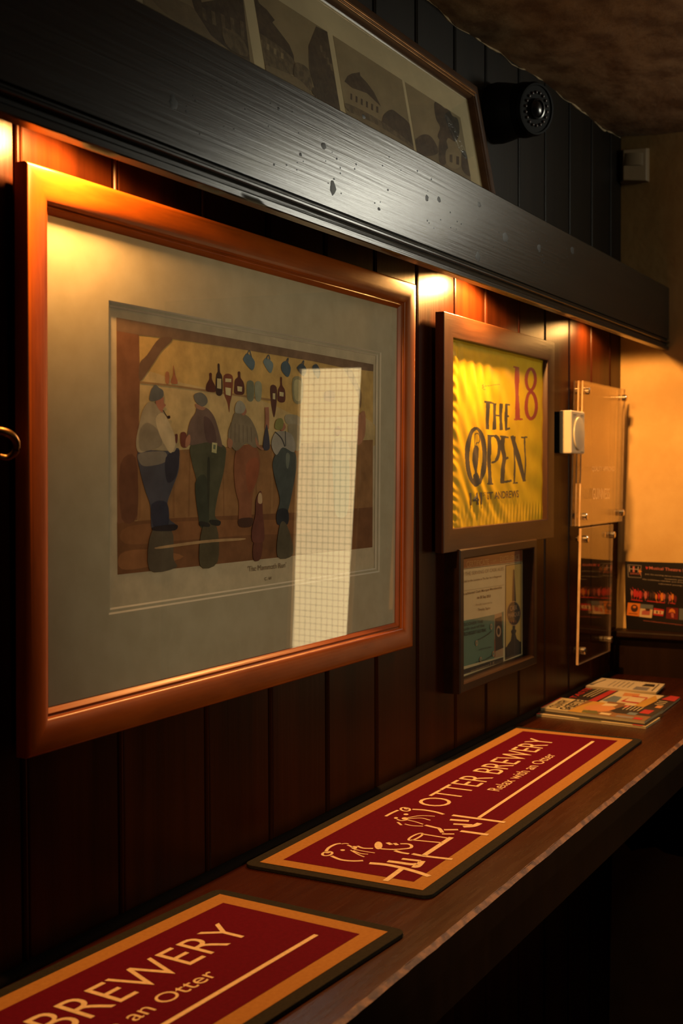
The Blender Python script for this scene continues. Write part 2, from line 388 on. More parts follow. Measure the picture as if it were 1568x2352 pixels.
# dark dado and ledge below the plaster on the end wall
LEDGE = EYE - .447 * S
mb = MB()
DADO = mat('dark_dado_wood', (.014, .005, .002), .5, (.022, .008, .003), (30, 30, 2), 4, spec=.15)
mb.box(XE - .055, -.595, 0.0, XE + .01, -.0005, LEDGE - .014); mb.box(XE - .085, -.598, LEDGE - .014, XE + .01, -.0005, LEDGE)
struct(mb.build('trim_2', DADO, bevel=.003))
# wall bead along the back of the counter
ZC = EYE - .4546
mb = MB(); mb.tube([(XL, -.001, ZC + .001), (XE - .06, -.001, ZC + .001)], .008, 10); struct(mb.build('trim_3', mat('black_bead', (.006, .003, .002), .9, spec=.1), smooth=True))

# ================================================================== COUNTER
CY = -.307
M0 = Matrix.Translation((0, 0, 0))
ct = thing('wall_counter', 'long narrow polished wooden drinks counter running along the panelled wall', 'counter', Matrix.Translation((.8, -.15, ZC)))
def loc(o, parent): o.parent = parent; o.matrix_parent_inverse = parent.matrix_world.inverted(); return o
mb = MB(); mb.box(XL, CY + .004, ZC - .030, XE - .0555, -.0005, ZC)
loc(mb.build('counter_top', COUNTER), ct)
mb = MB(); rn = random.Random(5); n = 260; top = []; bot = []; fr = []
for k in range(n + 1):
    x = XL + (XE - .0555 - XL) * k / n; j = rn.uniform(-.0007, .0007)
    top.append(mb.pt(x, CY + .0045 + j, ZC + .0004)); fr.append(mb.pt(x, CY - .0012 + j * .8, ZC - .0035)); bot.append(mb.pt(x, CY, ZC - .034))
for k in range(n):
    mb.face([fr[k], fr[k + 1], top[k + 1], top[k]], 0); mb.face([bot[k], bot[k + 1], fr[k + 1], fr[k]], 1)
e = loc(mb.build('front_edge', [WORN, DADO], smooth=True), ct); e['label'] = 'worn pale front edge'
mb = MB(); mb.box(XL, CY + .03, ZC - .11, XE - .0555, CY + .048, ZC - .0305); loc(mb.build('apron', DADO), ct)
for bx in (.2, 1.1, 2.0):
    mb = MB(); mb.prism([(-.006, -.031), (-.24, -.031), (-.006, -.27)], -.016, .016)
    loc(mb.build('bracket', DADO, M=Matrix(((0, 0, 1, bx), (1, 0, 0, 0), (0, 1, 0, ZC), (0, 0, 0, 1)))), ct)

# ================================================================== BAR MATS
ML, MWD, MB_ = .884 * 1.26 * S, .238 * 1.26 * S, .0144 * 1.26 * S
def rounded(x0, y0, x1, y1, r, n=5):
    out = []
    for cx, cy, a0 in ((x1 - r, y0 + r, -90), (x1 - r, y1 - r, 0), (x0 + r, y1 - r, 90), (x0 + r, y0 + r, 180)):
        for k in range(n + 1): a = math.radians(a0 + 90 * k / n); out.append((cx + r * math.cos(a), cy + r * math.sin(a)))
    return out
def mat_frame(x, y, ang):
    c, s_ = math.cos(ang), math.sin(ang)
    return Matrix(((c, -s_, 0, x), (s_, c, 0, y), (0, 0, 1, ZC + .0003), (0, 0, 0, 1)))
# local origin: wall-side corner of the printed border nearest the camera; x along, -y toward the room
M1 = mat_frame(1.2018 * 1.26 / 1.29 * 1.29 * S if False else 1.2018 * 1.26 * S, -.0282, math.radians(.15))
TH = .0045
def mpx(cx, cy, sc, ox, oy): return onM(ox + cx / sc, oy + cy / sc, M1, TH)
A6 = lambda x, y: mpx(x, y, 2.613, 560, 1760)
PX = lambda x, y: onM(x, y, M1, TH)
m1 = thing('bar_mat', 'red bar mat with tan border lying whole on the counter below the small certificate', 'bar mat', M1, 'printed bar mats on the counter')
Lo, Wo = ML - 2 * MB_, MWD - 2 * MB_
mb = MB(); mb.prism(rounded(-MB_, -Wo - MB_, Lo + MB_, MB_, .012), 0, TH - .0004)
mb.build('rubber_base', RUBBER, m1, bevel=.0006)
mb = MB(); BD = .0201 * 1.0
mb.poly([(0, 0), (0, -Wo), (Lo, -Wo), (Lo, 0)], TH, 0)
mb.poly([(BD, -BD), (BD, -Wo + BD), (Lo - BD, -Wo + BD), (Lo - BD, -BD)], TH + .0002, 1)
TW = TH + .0004
def mline(pts, w, closed=False, sp_=True):
    q = spline(pts, 5, closed) if sp_ and len(pts) > 2 else pts
    # stroke in the flat mat plane so that the line keeps one real width
    loc_ = [A6(*p) for p in q]
    for s_ in stroke(loc_, w * 1.22, closed): mb.poly(s_, TW, 2)
for pts, w in (
    ([(492, 512), (510, 490), (550, 470), (582, 465)], .0032), ([(525, 540), (580, 562), (650, 570), (715, 568)], .0036),
    ([(622, 474), (640, 482), (655, 492)], .0026), ([(680, 480), (715, 493), (775, 495)], .003), ([(640, 505), (688, 532), (722, 546)], .0018),
    ([(660, 500), (720, 512), (785, 522)], .0018), ([(655, 508), (700, 525), (745, 530)], .0018), ([(585, 468), (610, 465), (628, 468)], .002),
    ([(820, 497), (900, 501), (990, 494), (1006, 480), (985, 468), (938, 467)], .0032), ([(860, 460), (885, 472)], .0045), ([(903, 463), (920, 475)], .004),
    ([(905, 508), (945, 520), (990, 527)], .0042), ([(1010, 527), (1080, 540), (1250, 560)], .005), ([(1075, 540), (1245, 428)], .0055),
    ([(862, 571), (930, 580), (1000, 590), (1040, 588)], .0062), ([(948, 557), (1060, 570)], .0050), ([(1010, 602), (1040, 602), (1070, 570)], .0065),
    ([(753, 583), (850, 592), (950, 612), (1050, 640), (1112, 662)], .0060), ([(945, 618), (848, 690)], .0055),
    ([(850, 302), (882, 284), (925, 265)], .0034), ([(1010, 260), (1080, 264), (1150, 276), (1198, 290)], .0042), ([(918, 320), (945, 328), (985, 322)], .0024),
    ([(978, 312), (1060, 298), (1145, 302)], .0020), ([(985, 318), (1060, 312), (1118, 326)], .0020), ([(985, 325), (1030, 335), (1075, 350)], .0020),
    ([(922, 337), (945, 355)], .0026), ([(965, 348), (1010, 358), (1075, 361)], .0022), ([(1088, 355), (1150, 370), (1172, 376), (1190, 400)], .0042), ([(1200, 383), (1285, 382)], .0045),
    ([(1188, 408), (1262, 408)], .0035), ([(1000, 443), (1190, 461)], .0030), ([(1070, 408), (1222, 433)], .0030),
    ([(1250, 295), (1330, 306), (1420, 318), (1566, 338)], .0060), ([(1236, 322), (1290, 326), (1350, 330)], .0062), ([(1256, 348), (1370, 354)], .0050),
    ([(1315, 364), (1375, 360), (1415, 343)], .0065), ([(1300, 390), (1380, 401), (1465, 413)], .0062)):
    mline(pts, w)
for c in (ellipse(500, 526, 30, 12, 20, -.15), ellipse(968, 260, 28, 11, 20, .1), ellipse(1030, 425, 46, 12, 20, -.42)): mline(c, .0026, True, False)
for cx, cy, rx, ry in ((592, 505, 14, 5), (662, 490, 18, 9), (972, 290, 15, 5), (966, 315, 20, 7), (912, 312, 12, 5), (807, 477, 24, 23), (500, 518, 18, 6), (975, 254, 16, 6)):
    mb.poly([A6(*p) for p in ellipse(cx, cy, rx, ry)], TW, 2)
for a, b_, w in ((PX(1099.6, 1878.6), PX(1362, 1703), .0052),):
    for s_ in stroke([a, b_], w): mb.poly(s_, TW, 2)
# lettering
o0 = PX(967, 1843); y1_ = PX(1269.5, 1702); yt = PX(1219, 1693); ob = PX(1012, 1853)
u0, u1 = o0[0] - .012, y1_[0] + .003; vt = .5 * (PX(1219, 1693)[1] + PX(967, 1840)[1]); vb = .5 * (PX(1270, 1703)[1] + PX(1041, 1845)[1])
put_text(mb, 'OTTER BREWERY', (u0, vb), (u1, vb), (u1, vt), (u0, vt), TW, 2, -.006)
r0, r1 = PX(1119, 1813), PX(1272, 1737)
vb2 = .5 * (PX(1149, 1818)[1] + PX(1271, 1737)[1]); vt2 = .5 * (PX(1118, 1812)[1] + PX(1235, 1744)[1])
put_text(mb, 'Relax with an Otter', (PX(1130, 1816)[0], vb2), (PX(1270, 1735)[0] + .004, vb2), (PX(1270, 1735)[0] + .004, vt2), (PX(1130, 1816)[0], vt2), TW, 2, .0)
mb.build('printed_face', [MORG, MRED, MCRM], m1)
# the second mat: same print, turned a little
a2 = math.radians(-3.57); far = Vector((1.089 * 1.26 * S, ((1 - .2555) * 1.26 - 1) * S, 0))
org = far - Vector((math.cos(a2), math.sin(a2), 0)) * Lo
m2 = m1.copy(); COL.objects.link(m2); m2.matrix_world = mat_frame(org.x, org.y, a2)
m2['label'] = 'red bar mat with tan border in the near corner, cut off by the photo edge'
for ch in [c for c in bpy.data.objects if c.parent == m1]:
    c = ch.copy(); COL.objects.link(c); c.parent = m2

# ================================================================== BLACK SHELF BEAM
def sp_y(y): return y * S
YB = -.14 * S                                   # front face
ZB0, ZB1 = EYE + .352 * S, EYE + .531 * S
XB0, XB1 = XL, XE - .001
bm_ = thing('shelf_beam', 'long black painted timber shelf beam with moulded lower edge above the big picture', 'beam', Matrix.Translation((1.5, YB, ZB0)))
mb = MB(); t = .014
prof = [(YB + t, ZB1 - .0), (YB + .002, ZB1), (YB, ZB1 - .002), (YB, ZB0 + .0250), (YB + .0035, ZB0 + .0240), (YB + .0038, ZB0 + .0215), (YB + .0005, ZB0 + .0205), (YB - .0018, ZB0 + .0185), (YB - .0018, ZB0 + .0165), (YB + .0008, ZB0 + .0150),
        (YB + .0045, ZB0 + .0140), (YB + .0050, ZB0 + .0095), (YB + .0015, ZB0 + .0085), (YB + .0002, ZB0 + .0070), (YB + .0002, ZB0 + .0012), (YB + .0014, ZB0), (YB + t, ZB0)]
n = 240; rn = random.Random(21); rows = []
for k in range(n + 1):
    x = XB0 + (XB1 - XB0) * k / n
    rows.append([mb.pt(x, y, z + (rn.uniform(-.0004, .0004) if i == 15 else 0)) for i, (y, z) in enumerate(prof)])
for a, b_ in zip(rows, rows[1:]):
    for k in range(len(prof)): j = (k + 1) % len(prof); mb.face([a[k], a[j], b_[j], b_[k]])
mb.face(rows[0][::-1]); mb.face(rows[-1])
loc(mb.build('fascia', BEAM, smooth=True), bm_)
mb = MB(); mb.box(XB0, YB + t + .0002, ZB1 - .028, XB1, -.0012, ZB1 - .006); loc(mb.build('shelf_board', BLACKBOARD), bm_)
# knots and dents in the fascia
mb = MB()
rnk = random.Random(77)
def onB(px, py): p = onY(px, py, YB); return p
KN = [(764, 432, 7, 17), (743, 335, 6, 7), (398, 236, 9, 16), (980, 455, 4, 8), (1008, 458, 4, 6), (835, 268, 4, 5), (690, 355, 3, 3), (870, 480, 3, 3), (640, 250, 3, 3), (1097, 590, 5, 11), (1160, 545, 6, 12), (1100, 470, 4, 6), (1238, 570, 4, 9), (1314, 575, 4, 9)]
for px, py, rx, ry in KN:
    c = onB(px, py); q = onB(px + rx, py); r_ = onB(px, py - ry); a = max((q - c).length, .002); b2 = max((r_ - c).length, .002)
    seg = 14; ring0 = [mb.pt(c.x + a * rnk.uniform(.75, 1.25) * math.cos(2 * math.pi * k / seg), YB - .00006, c.z + b2 * rnk.uniform(.8, 1.2) * math.sin(2 * math.pi * k / seg)) for k in range(seg)]
    ring1 = [mb.pt(c.x + a * .5 * math.cos(2 * math.pi * k / seg + .2), YB - .0003, c.z + b2 * .55 * math.sin(2 * math.pi * k / seg + .2)) for k in range(seg)]
    cen = mb.pt(c.x, YB - .0001, c.z)
    for k in range(seg): j = (k + 1) % seg; mb.face([ring0[k], ring0[j], ring1[j], ring1[k]]); mb.face([ring1[k], ring1[j], cen])
for k in range(70):
    px = 420 + 900 * rnk.random(); lo, hi = 0.53 * px - 130, 0.345 * px + 195; py = lo + (hi - lo) * rnk.uniform(.08, .92); c = onB(px, py)
    r_ = rnk.uniform(.0006, .0015); seg = 6; ii_ = [mb.pt(c.x + r_ * rnk.uniform(.7, 1.6) * math.cos(2 * math.pi * q_ / seg), YB - .00025, c.z + r_ * math.sin(2 * math.pi * q_ / seg)) for q_ in range(seg)]
    mb.face(ii_)
loc(mb.build('knots', mat('dark_knot', (.004, .004, .0035), .45, spec=.35), smooth=True), bm_)

# ================================================================== BIG FRAMED PAINTING
TILT = .012
b0 = onY(71, 1742, -.028 * S); b1 = onY(948.5, 1486, -.028 * S)
MP = wall_frame(b0.x, -.0218 + .0148, b0.z, TILT)
P = lambda x, y, w=.0148: onM(x, y, MP, w)
FH = .0128
bl, br, tr, tl = P(71, 1742), P(948.5, 1486), P(958, 655.5), P(57, 362)
fx0, fx1 = .5 * (bl[0] + tl[0]), .5 * (br[0] + tr[0]); fy0, fy1 = .5 * (bl[1] + br[1]), .5 * (tl[1] + tr[1])
pic = thing('framed_painting', 'large framed watercolour of drinkers at a bar in honey-coloured wooden frame', 'picture', MP)
k_ = .0395 / .039
prof = [(0, 0), (0, .0115), (.0008, .0132), (.0025, .0142), (.006, .0147), (.011, .0148), (.016, .0147), (.021, .0142), (.025, .0133), (.0285, .0117), (.0305, .0096), (.0310, .0072), (.0320, .0064), (.0330, .0070), (.0342, .0070), (.0354, .0060), (.0364, .0046), (.0395, .0022), (.0395, 0)]
mb = MB(); frame_profile(mb, fx0, fy0, fx1, fy1, prof); mb.build('frame', [PINE, PINEV], pic, smooth=True)
gx0, gx1, gy0, gy1 = fx0 + .037, fx1 - .037, fy0 + .037, fy1 - .037
mb = MB(); mb.quad((gx0, gy0, .0030), (gx1, gy0, .0030), (gx1, gy1, .0030), (gx0, gy1, .0030)); mb.build('glass', GLASS, pic)
mb = MB(); mb.box(fx0 + .008, fy0 + .008, -.0075, fx1 - .008, fy1 - .008, -.0046); mb.build('backing_board', SHADE, pic)
# mounts (double) with white bevels
O1 = [P(251.3, 1412, .0022), P(871, 1314, .0022), P(875.6, 811.8, .0022), P(247, 685, .0022)]
O2 = [P(254.5, 1400.7, .0004), P(862.7, 1307.7, .0004), P(869.7, 816, .0004), P(250.5, 699, .0004)]
def sq(q): return [((q[0][0] + q[3][0]) / 2, (q[0][1] + q[1][1]) / 2), ((q[1][0] + q[2][0]) / 2, (q[0][1] + q[1][1]) / 2), ((q[1][0] + q[2][0]) / 2, (q[2][1] + q[3][1]) / 2), ((q[0][0] + q[3][0]) / 2, (q[2][1] + q[3][1]) / 2)]
O1, O2 = sq(O1), sq(O2)
OUT = [(gx0, gy0), (gx1, gy0), (gx1, gy1), (gx0, gy1)]
mb = MB(); board_with_opening(mb, OUT, O1, .0004, .0024, .0016); mb.build('mount_board', [MOUNT, BEVEL], pic)
mb = MB(); board_with_opening(mb, OUT, O2, -.0018, .0002, .0016); mb.build('inner_mount', [MOUNT, BEVEL], pic)

# watercolour: flat washes of paint on paper
WP = -.0022
mb = MB(); PM = []; PI = {}
def pcol(r, g, b):
    key = (r, g, b)
    if key not in PI:
        c = [lin(v) * k for v, k in zip(key, (2.5, 3.1, 4.8))]; lum_ = .45 * c[0] + .55 * c[1]; c = [min(.8, x * .84 + lum_ * .16 + .004) for x in c]
        PM.append(mat('paint_%d' % len(PM), tuple(c), .85, tuple(x * .58 for x in c), (38, 38, 38), 6, spec=.15, contrast=(.25, .75))); PI[key] = len(PM) - 1
    return PI[key]
PM.append(PAPER)
lay = [0]
def wash(pts, col, smooth=True, conv=None, n=4):
    lay[0] += 1
    q = spline(pts, n) if smooth else pts
    mb.poly([P(*(conv(*p) if conv else p), WP) for p in q], WP + .000012 * lay[0], pcol(*col))
C1 = lambda x, y: (240 + x / 3.094, 680 + y / 3.094)
C2 = lambda x, y: (560 + x / 2.8675, 680 + y / 2.8675)
def w1(pts, col, smooth=True): wash(pts, col, smooth, C1)
def w2(pts, col, smooth=True): wash(pts, col, smooth, C2)
def line1(pts, w, col, conv=C1):
    lay[0] += 1
    for s_ in stroke(spline(pts, 4, False) if len(pts) > 2 else pts, w): mb.poly([P(*conv(*p), WP) for p in s_], WP + .000012 * lay[0], pcol(*col))
q = [(O2[0][0] - .004, O2[0][1] - .004), (O2[1][0] + .004, O2[1][1] - .004), (O2[2][0] + .004, O2[2][1] + .004), (O2[3][0] - .004, O2[3][1] + .004)]
mb.poly(q, WP, 0)
wash([(269.7, 1320), (854.7, 1257), (857, 837), (267, 729)], (158, 112, 40), False)
wash([(316, 1000), (330, 860), (420, 880), (600, 920), (700, 960), (840, 960), (850, 1030), (560, 1040), (316, 1030)], (160, 118, 58))
wash([(312, 1040), (560, 1024), (856, 1010), (855.5, 1175), (316, 1200)], (118, 72, 26), False)
for k in range(14): x = 322 + k * 38; line1([(x, 1040 - k), (x + random.uniform(-3, 3), 1190 - k)], random.uniform(2, 5), random.choice([(108, 64, 22), (126, 80, 30)]), lambda a, b: (a, b))
wash([(268.5, 1200), (400, 1190), (560, 1183), (700, 1176), (855.3, 1165), (854.7, 1257), (269.7, 1320)], (98, 54, 18), False)
w1([(160, 1640), (600, 1600), (1000, 1590), (1400, 1600), (1440, 1680), (1000, 1700), (500, 1740), (150, 1760)], (112, 62, 20))
w1([(115, 1830), (300, 1800), (560, 1850), (330, 1920), (120, 1940)], (122, 68, 22))
wash([(267, 729), (318, 740), (320.5, 873), (317, 1040), (315, 1195), (269, 1203)], (104, 58, 26), False)
w1([(110, 1200), (220, 1150), (230, 1560), (120, 1580)], (88, 46, 20))
wash([(267, 729), (857, 837), (856.6, 853), (780, 843), (720, 830), (560, 803), (395, 778), (317, 769), (267, 760)], (98, 68, 40), False)
w1([(248, 480), (300, 420), (390, 300), (482, 305), (400, 395), (330, 500), (250, 605)], (92, 60, 34))
w2([(655, 468), (705, 482), (740, 560), (772, 640), (765, 740), (745, 640), (690, 540)], (110, 74, 36))
line1([(250, 612), (500, 640), (720, 672), (1000, 712), (1180, 738)], 14, (120, 82, 36))
for pts, col in (
    ([(722, 675), (722, 630), (742, 590), (742, 550), (760, 550), (762, 592), (785, 640), (785, 680)], (72, 32, 18)),
    ([(790, 692), (790, 570), (802, 535), (802, 485), (815, 485), (819, 540), (834, 575), (834, 697)], (52, 32, 22)),
    ([(846, 565), (907, 568), (905, 690), (889, 770), (884, 828), (872, 760), (848, 690)], (98, 44, 20)),
    ([(920, 690), (920, 640), (925, 595), (945, 575), (945, 540), (962, 540), (965, 580), (988, 620), (990, 692), (955, 702)], (70, 32, 20)),
    ([(1010, 612), (1058, 616), (1054, 738), (1014, 734)], (92, 88, 58)), ([(1068, 617), (1112, 620), (1108, 738), (1072, 735)], (112, 104, 70)),
    ([(1178, 640), (1220, 648), (1220, 760), (1207, 850), (1197, 850), (1180, 750)], (70, 36, 24)),
    ([(1230, 745), (1230, 672), (1246, 632), (1246, 580), (1258, 580), (1260, 632), (1280, 672), (1278, 750)], (78, 36, 22)),
    ([(1336, 585), (1404, 592), (1400, 752), (1340, 745)], (112, 98, 58)), ([(1346, 605), (1394, 610), (1392, 735), (1350, 730)], (140, 122, 70)),
    ([(432, 545), (455, 545), (455, 620), (432, 615)], (140, 76, 30)), ([(472, 595), (485, 560), (487, 490), (500, 560), (515, 600), (512, 625), (472, 620)], (138, 72, 30)),
    ([(1285, 845), (1370, 850), (1395, 900), (1370, 930), (1290, 905)], (122, 104, 70)), ([(1300, 920), (1390, 935), (1385, 1085), (1340, 1080)], (118, 98, 62))): w1(pts, col)
for pts in ([(797, 585), (826, 588), (826, 660), (797, 655)], [(855, 585), (898, 588), (898, 612), (855, 610)], [(855, 648), (895, 655), (893, 710), (858, 700)], [(940, 640), (975, 645), (973, 680), (942, 676)], [(1192, 690), (1210, 692), (1210, 735), (1192, 732)], [(1240, 680), (1270, 685), (1268, 715), (1240, 710)]): w1(pts, (170, 130, 75), False)
BLUE = [((990, 430), (1015, 408), (1064, 466), (1046, 528), (986, 462)), ((1130, 455), (1150, 440), (1195, 482), (1175, 548), (1128, 480)), ((1257, 480), (1290, 462), (1320, 512), (1300, 576), (1256, 530)), ((1370, 500), (1400, 480), (1432, 522), (1410, 570), (1368, 520))]
for k, b_ in enumerate(BLUE):
    w1(b_, ((66, 76, 72), (84, 90, 78), (56, 66, 64), (52, 58, 56))[k]); line1([(b_[1][0] - 5, b_[1][1] + 10), (b_[1][0] + 12, b_[1][1] - 22), (b_[2][0] - 22, b_[2][1] - 30)], 6, (56, 62, 60))
w2([(450, 462), (478, 450), (500, 500), (485, 543), (455, 500)], (58, 62, 60))
# first drinker
w1([(232, 1115), (330, 1095), (440, 1100), (520, 1080), (528, 1150), (520, 1250), (480, 1360), (445, 1460), (440, 1530), (460, 1590), (500, 1622), (490, 1663), (345, 1663), (326, 1580), (320, 1480), (282, 1370), (246, 1230)], (58, 52, 50))
w1([(235, 1125), (330, 1105), (430, 1110), (425, 1180), (300, 1210), (250, 1190)], (98, 82, 60)); w1([(430, 1150), (520, 1090), (525, 1180), (500, 1290), (440, 1320)], (40, 34, 36)); w1([(330, 1480), (440, 1470), (445, 1640), (350, 1650)], (40, 36, 40))
w1([(220, 1030), (245, 900), (268, 810), (316, 750), (370, 775), (420, 830), (470, 930), (498, 1000), (508, 1060), (488, 1108), (430, 1098), (330, 1092), (240, 1112)], (128, 104, 66))
w1([(245, 960), (300, 900), (380, 960), (400, 1060), (300, 1100), (245, 1085)], (108, 88, 58)); w1([(360, 870), (410, 832), (462, 915), (503, 1030), (470, 1115), (430, 1070), (385, 980)], (160, 124, 76))
w1([(360, 745), (412, 716), (418, 760), (432, 775), (414, 798), (405, 828), (372, 790)], (138, 76, 44)); w1([(315, 742), (325, 672), (346, 640), (362, 630), (382, 650), (412, 672), (412, 715), (370, 742)], (78, 72, 58))
line1([(412, 812), (435, 850), (447, 862)], 6, (50, 26, 16)); w1([(440, 855), (460, 850), (462, 868), (446, 872)], (40, 22, 16)); w1([(498, 985), (515, 985), (512, 1040), (500, 1040)], (84, 36, 22))
# second drinker
w1([(610, 1060), (740, 1025), (850, 1070), (855, 1150), (840, 1260), (800, 1420), (780, 1560), (816, 1600), (805, 1630), (745, 1620), (735, 1640), (670, 1630), (665, 1440), (650, 1310), (616, 1180)], (62, 56, 32))
w1([(640, 1330), (720, 1290), (735, 1620), (675, 1622)], (48, 46, 28)); w1([(725, 1180), (745, 1180), (738, 1500), (728, 1500)], (44, 40, 24))
w1([(655, 790), (720, 795), (770, 850), (800, 930), (830, 1050), (820, 1072), (740, 1038), (612, 1060), (580, 1030), (600, 900), (640, 832)], (88, 62, 44)); w1([(700, 860), (760, 900), (790, 1030), (720, 1030)], (74, 48, 36))
w1([(642, 765), (690, 785), (715, 795), (690, 812), (648, 795)], (124, 76, 46)); w1([(636, 740), (632, 700), (680, 685), (720, 718), (725, 760), (690, 786), (652, 760)], (84, 74, 56))
w1([(536, 976), (575, 976), (584, 1070), (541, 1064)], (92, 40, 22)); w1([(575, 1010), (602, 985), (602, 1050), (570, 1072)], (136, 80, 46)); w1([(760, 1040), (796, 1045), (790, 1118), (756, 1110)], (150, 132, 74), False); w1([(768, 1055), (785, 1058), (782, 1090), (766, 1086)], (84, 84, 50), False)
# third drinker
w1([(930, 1100), (1000, 1055), (1075, 1080), (1100, 1180), (1085, 1290), (1050, 1400), (1040, 1560), (1052, 1600), (1030, 1640), (960, 1640), (946, 1600), (950, 1480), (925, 1370), (915, 1240)], (112, 58, 24)); w1([(1000, 1200), (1080, 1150), (1085, 1280), (1020, 1400)], (120, 54, 18)); w1([(950, 1585), (1040, 1575), (1050, 1605), (1030, 1640), (955, 1638)], (62, 34, 18))
w1([(875, 960), (900, 890), (920, 830), (970, 832), (1030, 870), (1075, 960), (1090, 1050), (1060, 1078), (1000, 1048), (930, 1100), (880, 1030)], (102, 82, 52))
for k in range(6): line1([(895 + 28 * k, 900 + 6 * k), (890 + 30 * k, 1040)], 5, (86, 66, 42))
w1([(873, 1010), (905, 1030), (895, 1078), (870, 1068)], (130, 78, 44)); w1([(1068, 1000), (1100, 1070), (1140, 1080), (1112, 1094), (1072, 1060)], (132, 80, 46)); w1([(985, 780), (1004, 820), (985, 850), (965, 830)], (134, 78, 46)); w1([(922, 825), (930, 762), (965, 745), (996, 790), (975, 832)], (122, 108, 80))
# beer pump, fourth drinker
line1([(1148, 790), (1150, 870), (1148, 945)], 28, (128, 74, 44)); w1([(1140, 930), (1152, 930), (1168, 1080), (1120, 1080)], (52, 46, 46))
w1([(1240, 1080), (1290, 1060), (1350, 1120), (1360, 1200), (1340, 1330), (1310, 1480), (1290, 1560), (1296, 1620), (1225, 1620), (1225, 1530), (1240, 1440), (1205, 1300), (1190, 1180)], (58, 58, 46)); w1([(1285, 1120), (1310, 1130), (1300, 1220), (1285, 1210)], (86, 84, 62)); w1([(1225, 1520), (1295, 1520), (1296, 1620), (1222, 1620)], (36, 34, 30))
w1([(1180, 1060), (1200, 980), (1250, 960), (1320, 980), (1350, 1060), (1335, 1110), (1260, 1075), (1215, 1130)], (122, 106, 80)); line1([(1205, 965), (1250, 1010), (1275, 1070)], 8, (52, 46, 38)); line1([(1278, 960), (1280, 1065)], 6, (60, 52, 42))
w1([(1258, 892), (1282, 930), (1262, 958), (1245, 950)], (134, 76, 46)); w1([(1205, 940), (1214, 882), (1250, 868), (1266, 902), (1252, 948)], (104, 94, 36))
# fifth drinker, mostly behind the reflection on the glass
w2([(580, 1070), (630, 1040), (682, 1070), (690, 1250), (670, 1440), (600, 1440), (585, 1260)], (92, 92, 62)); w2([(585, 960), (630, 930), (680, 970), (690, 1070), (580, 1070)], (128, 104, 66)); w2([(590, 890), (615, 855), (635, 890), (610, 925)], (124, 70, 40)); w2([(530, 630), (590, 630), (585, 690), (530, 690)], (120, 76, 46)); w2([(735, 820), (790, 760), (790, 920), (740, 980)], (142, 84, 44)); w2([(470, 1010), (530, 1010), (545, 1180), (520, 1440), (480, 1440), (460, 1180)], (120, 88, 44))
# dog and the wet reflections on the floor
for pts, col in (([(330, 1670), (470, 1668), (482, 1860), (500, 1930), (312, 1946)], (72, 56, 34)), ([(690, 1642), (790, 1640), (796, 1890), (672, 1916)], (68, 54, 28)), ([(1240, 1622), (1290, 1630), (1335, 1830), (1222, 1850)], (72, 58, 34)), ([(1055, 1750), (1115, 1748), (1100, 1868), (1052, 1872)], (78, 36, 18)), ([(380, 1780), (700, 1735), (970, 1720), (960, 1735), (700, 1755), (390, 1795)], (142, 100, 50)),
                 ([(1095, 1392), (1108, 1392), (1114, 1450), (1118, 1550), (1128, 1650), (1126, 1738), (1086, 1752), (1044, 1742), (1040, 1660), (1064, 1560), (1070, 1450)], (86, 40, 22))): w1(pts, col)
w1([(1087, 1405), (1108, 1405), (1112, 1470), (1084, 1468)], (150, 112, 66)); w1([(345, 1640), (500, 1622), (492, 1665), (350, 1668)], (36, 26, 22)); w1([(672, 1600), (735, 1615), (735, 1640), (672, 1632)], (36, 30, 20)); w1([(745, 1590), (815, 1598), (806, 1632), (748, 1622)], (36, 30, 20))
lay[0] += 1; k = pcol(96, 72, 40); z = WP + .000012 * lay[0]
put_text(mb, "'The Mammoth Run'", P(567, 1313, WP), P(655, 1303, WP), P(655, 1291, WP), P(567, 1300, WP), z, k)
put_text(mb, "c. w", P(606, 1333, WP), P(622, 1331, WP), P(622, 1324, WP), P(606, 1326, WP), z, k)
mb.build('watercolour', PM, pic)

# ================================================================== FRAMED YELLOW FLAG
fb = onY(1021.2, 1273, -.029 * S)
MF = wall_frame(fb.x, -.029 * S + .0148, fb.z, .003)
FP = lambda x, y, w=.0148: onM(x, y, MF, w)
q = sq([FP(1021, 1273), FP(1273, 1233), FP(1272, 786.5), FP(1018, 715)])
iq = sq([FP(1041, 1213), FP(1252, 1189), FP(1253.4, 830.4), FP(1041.4, 779.8)])
fl = thing('framed_flag', 'yellow golf flag with red 18 in a square brown frame', 'picture', MF)
ins = iq[0][0] - q[0][0]
prof = [(0, 0), (0, .0140), (.0008, .0148), (ins - .002, .0148), (ins - .0006, .0142), (ins, .0132), (ins, 0)]
mb = MB(); frame_profile(mb, q[0][0], q[0][1], q[2][0], q[2][1], prof); mb.build('frame', [WALNUT, mat('walnut_frame_upright', (.048, .018, .0065), .38, (.030, .0105, .004), (60, 8, 60), 5, spec=.25, bump=.12, bscale=(220, 12, 220))], fl, smooth=True)
FWD = .0070
a, b_, c, d = q[0][0] + ins - .001, q[0][1] + ins - .001, q[2][0] - ins + .001, q[2][1] - ins + .001
mb = MB(); mb.box(q[0][0] + .006, q[0][1] + .006, -.0012, q[2][0] - .006, q[2][1] - .006, .0008); mb.build('backing_board', SHADE, fl)
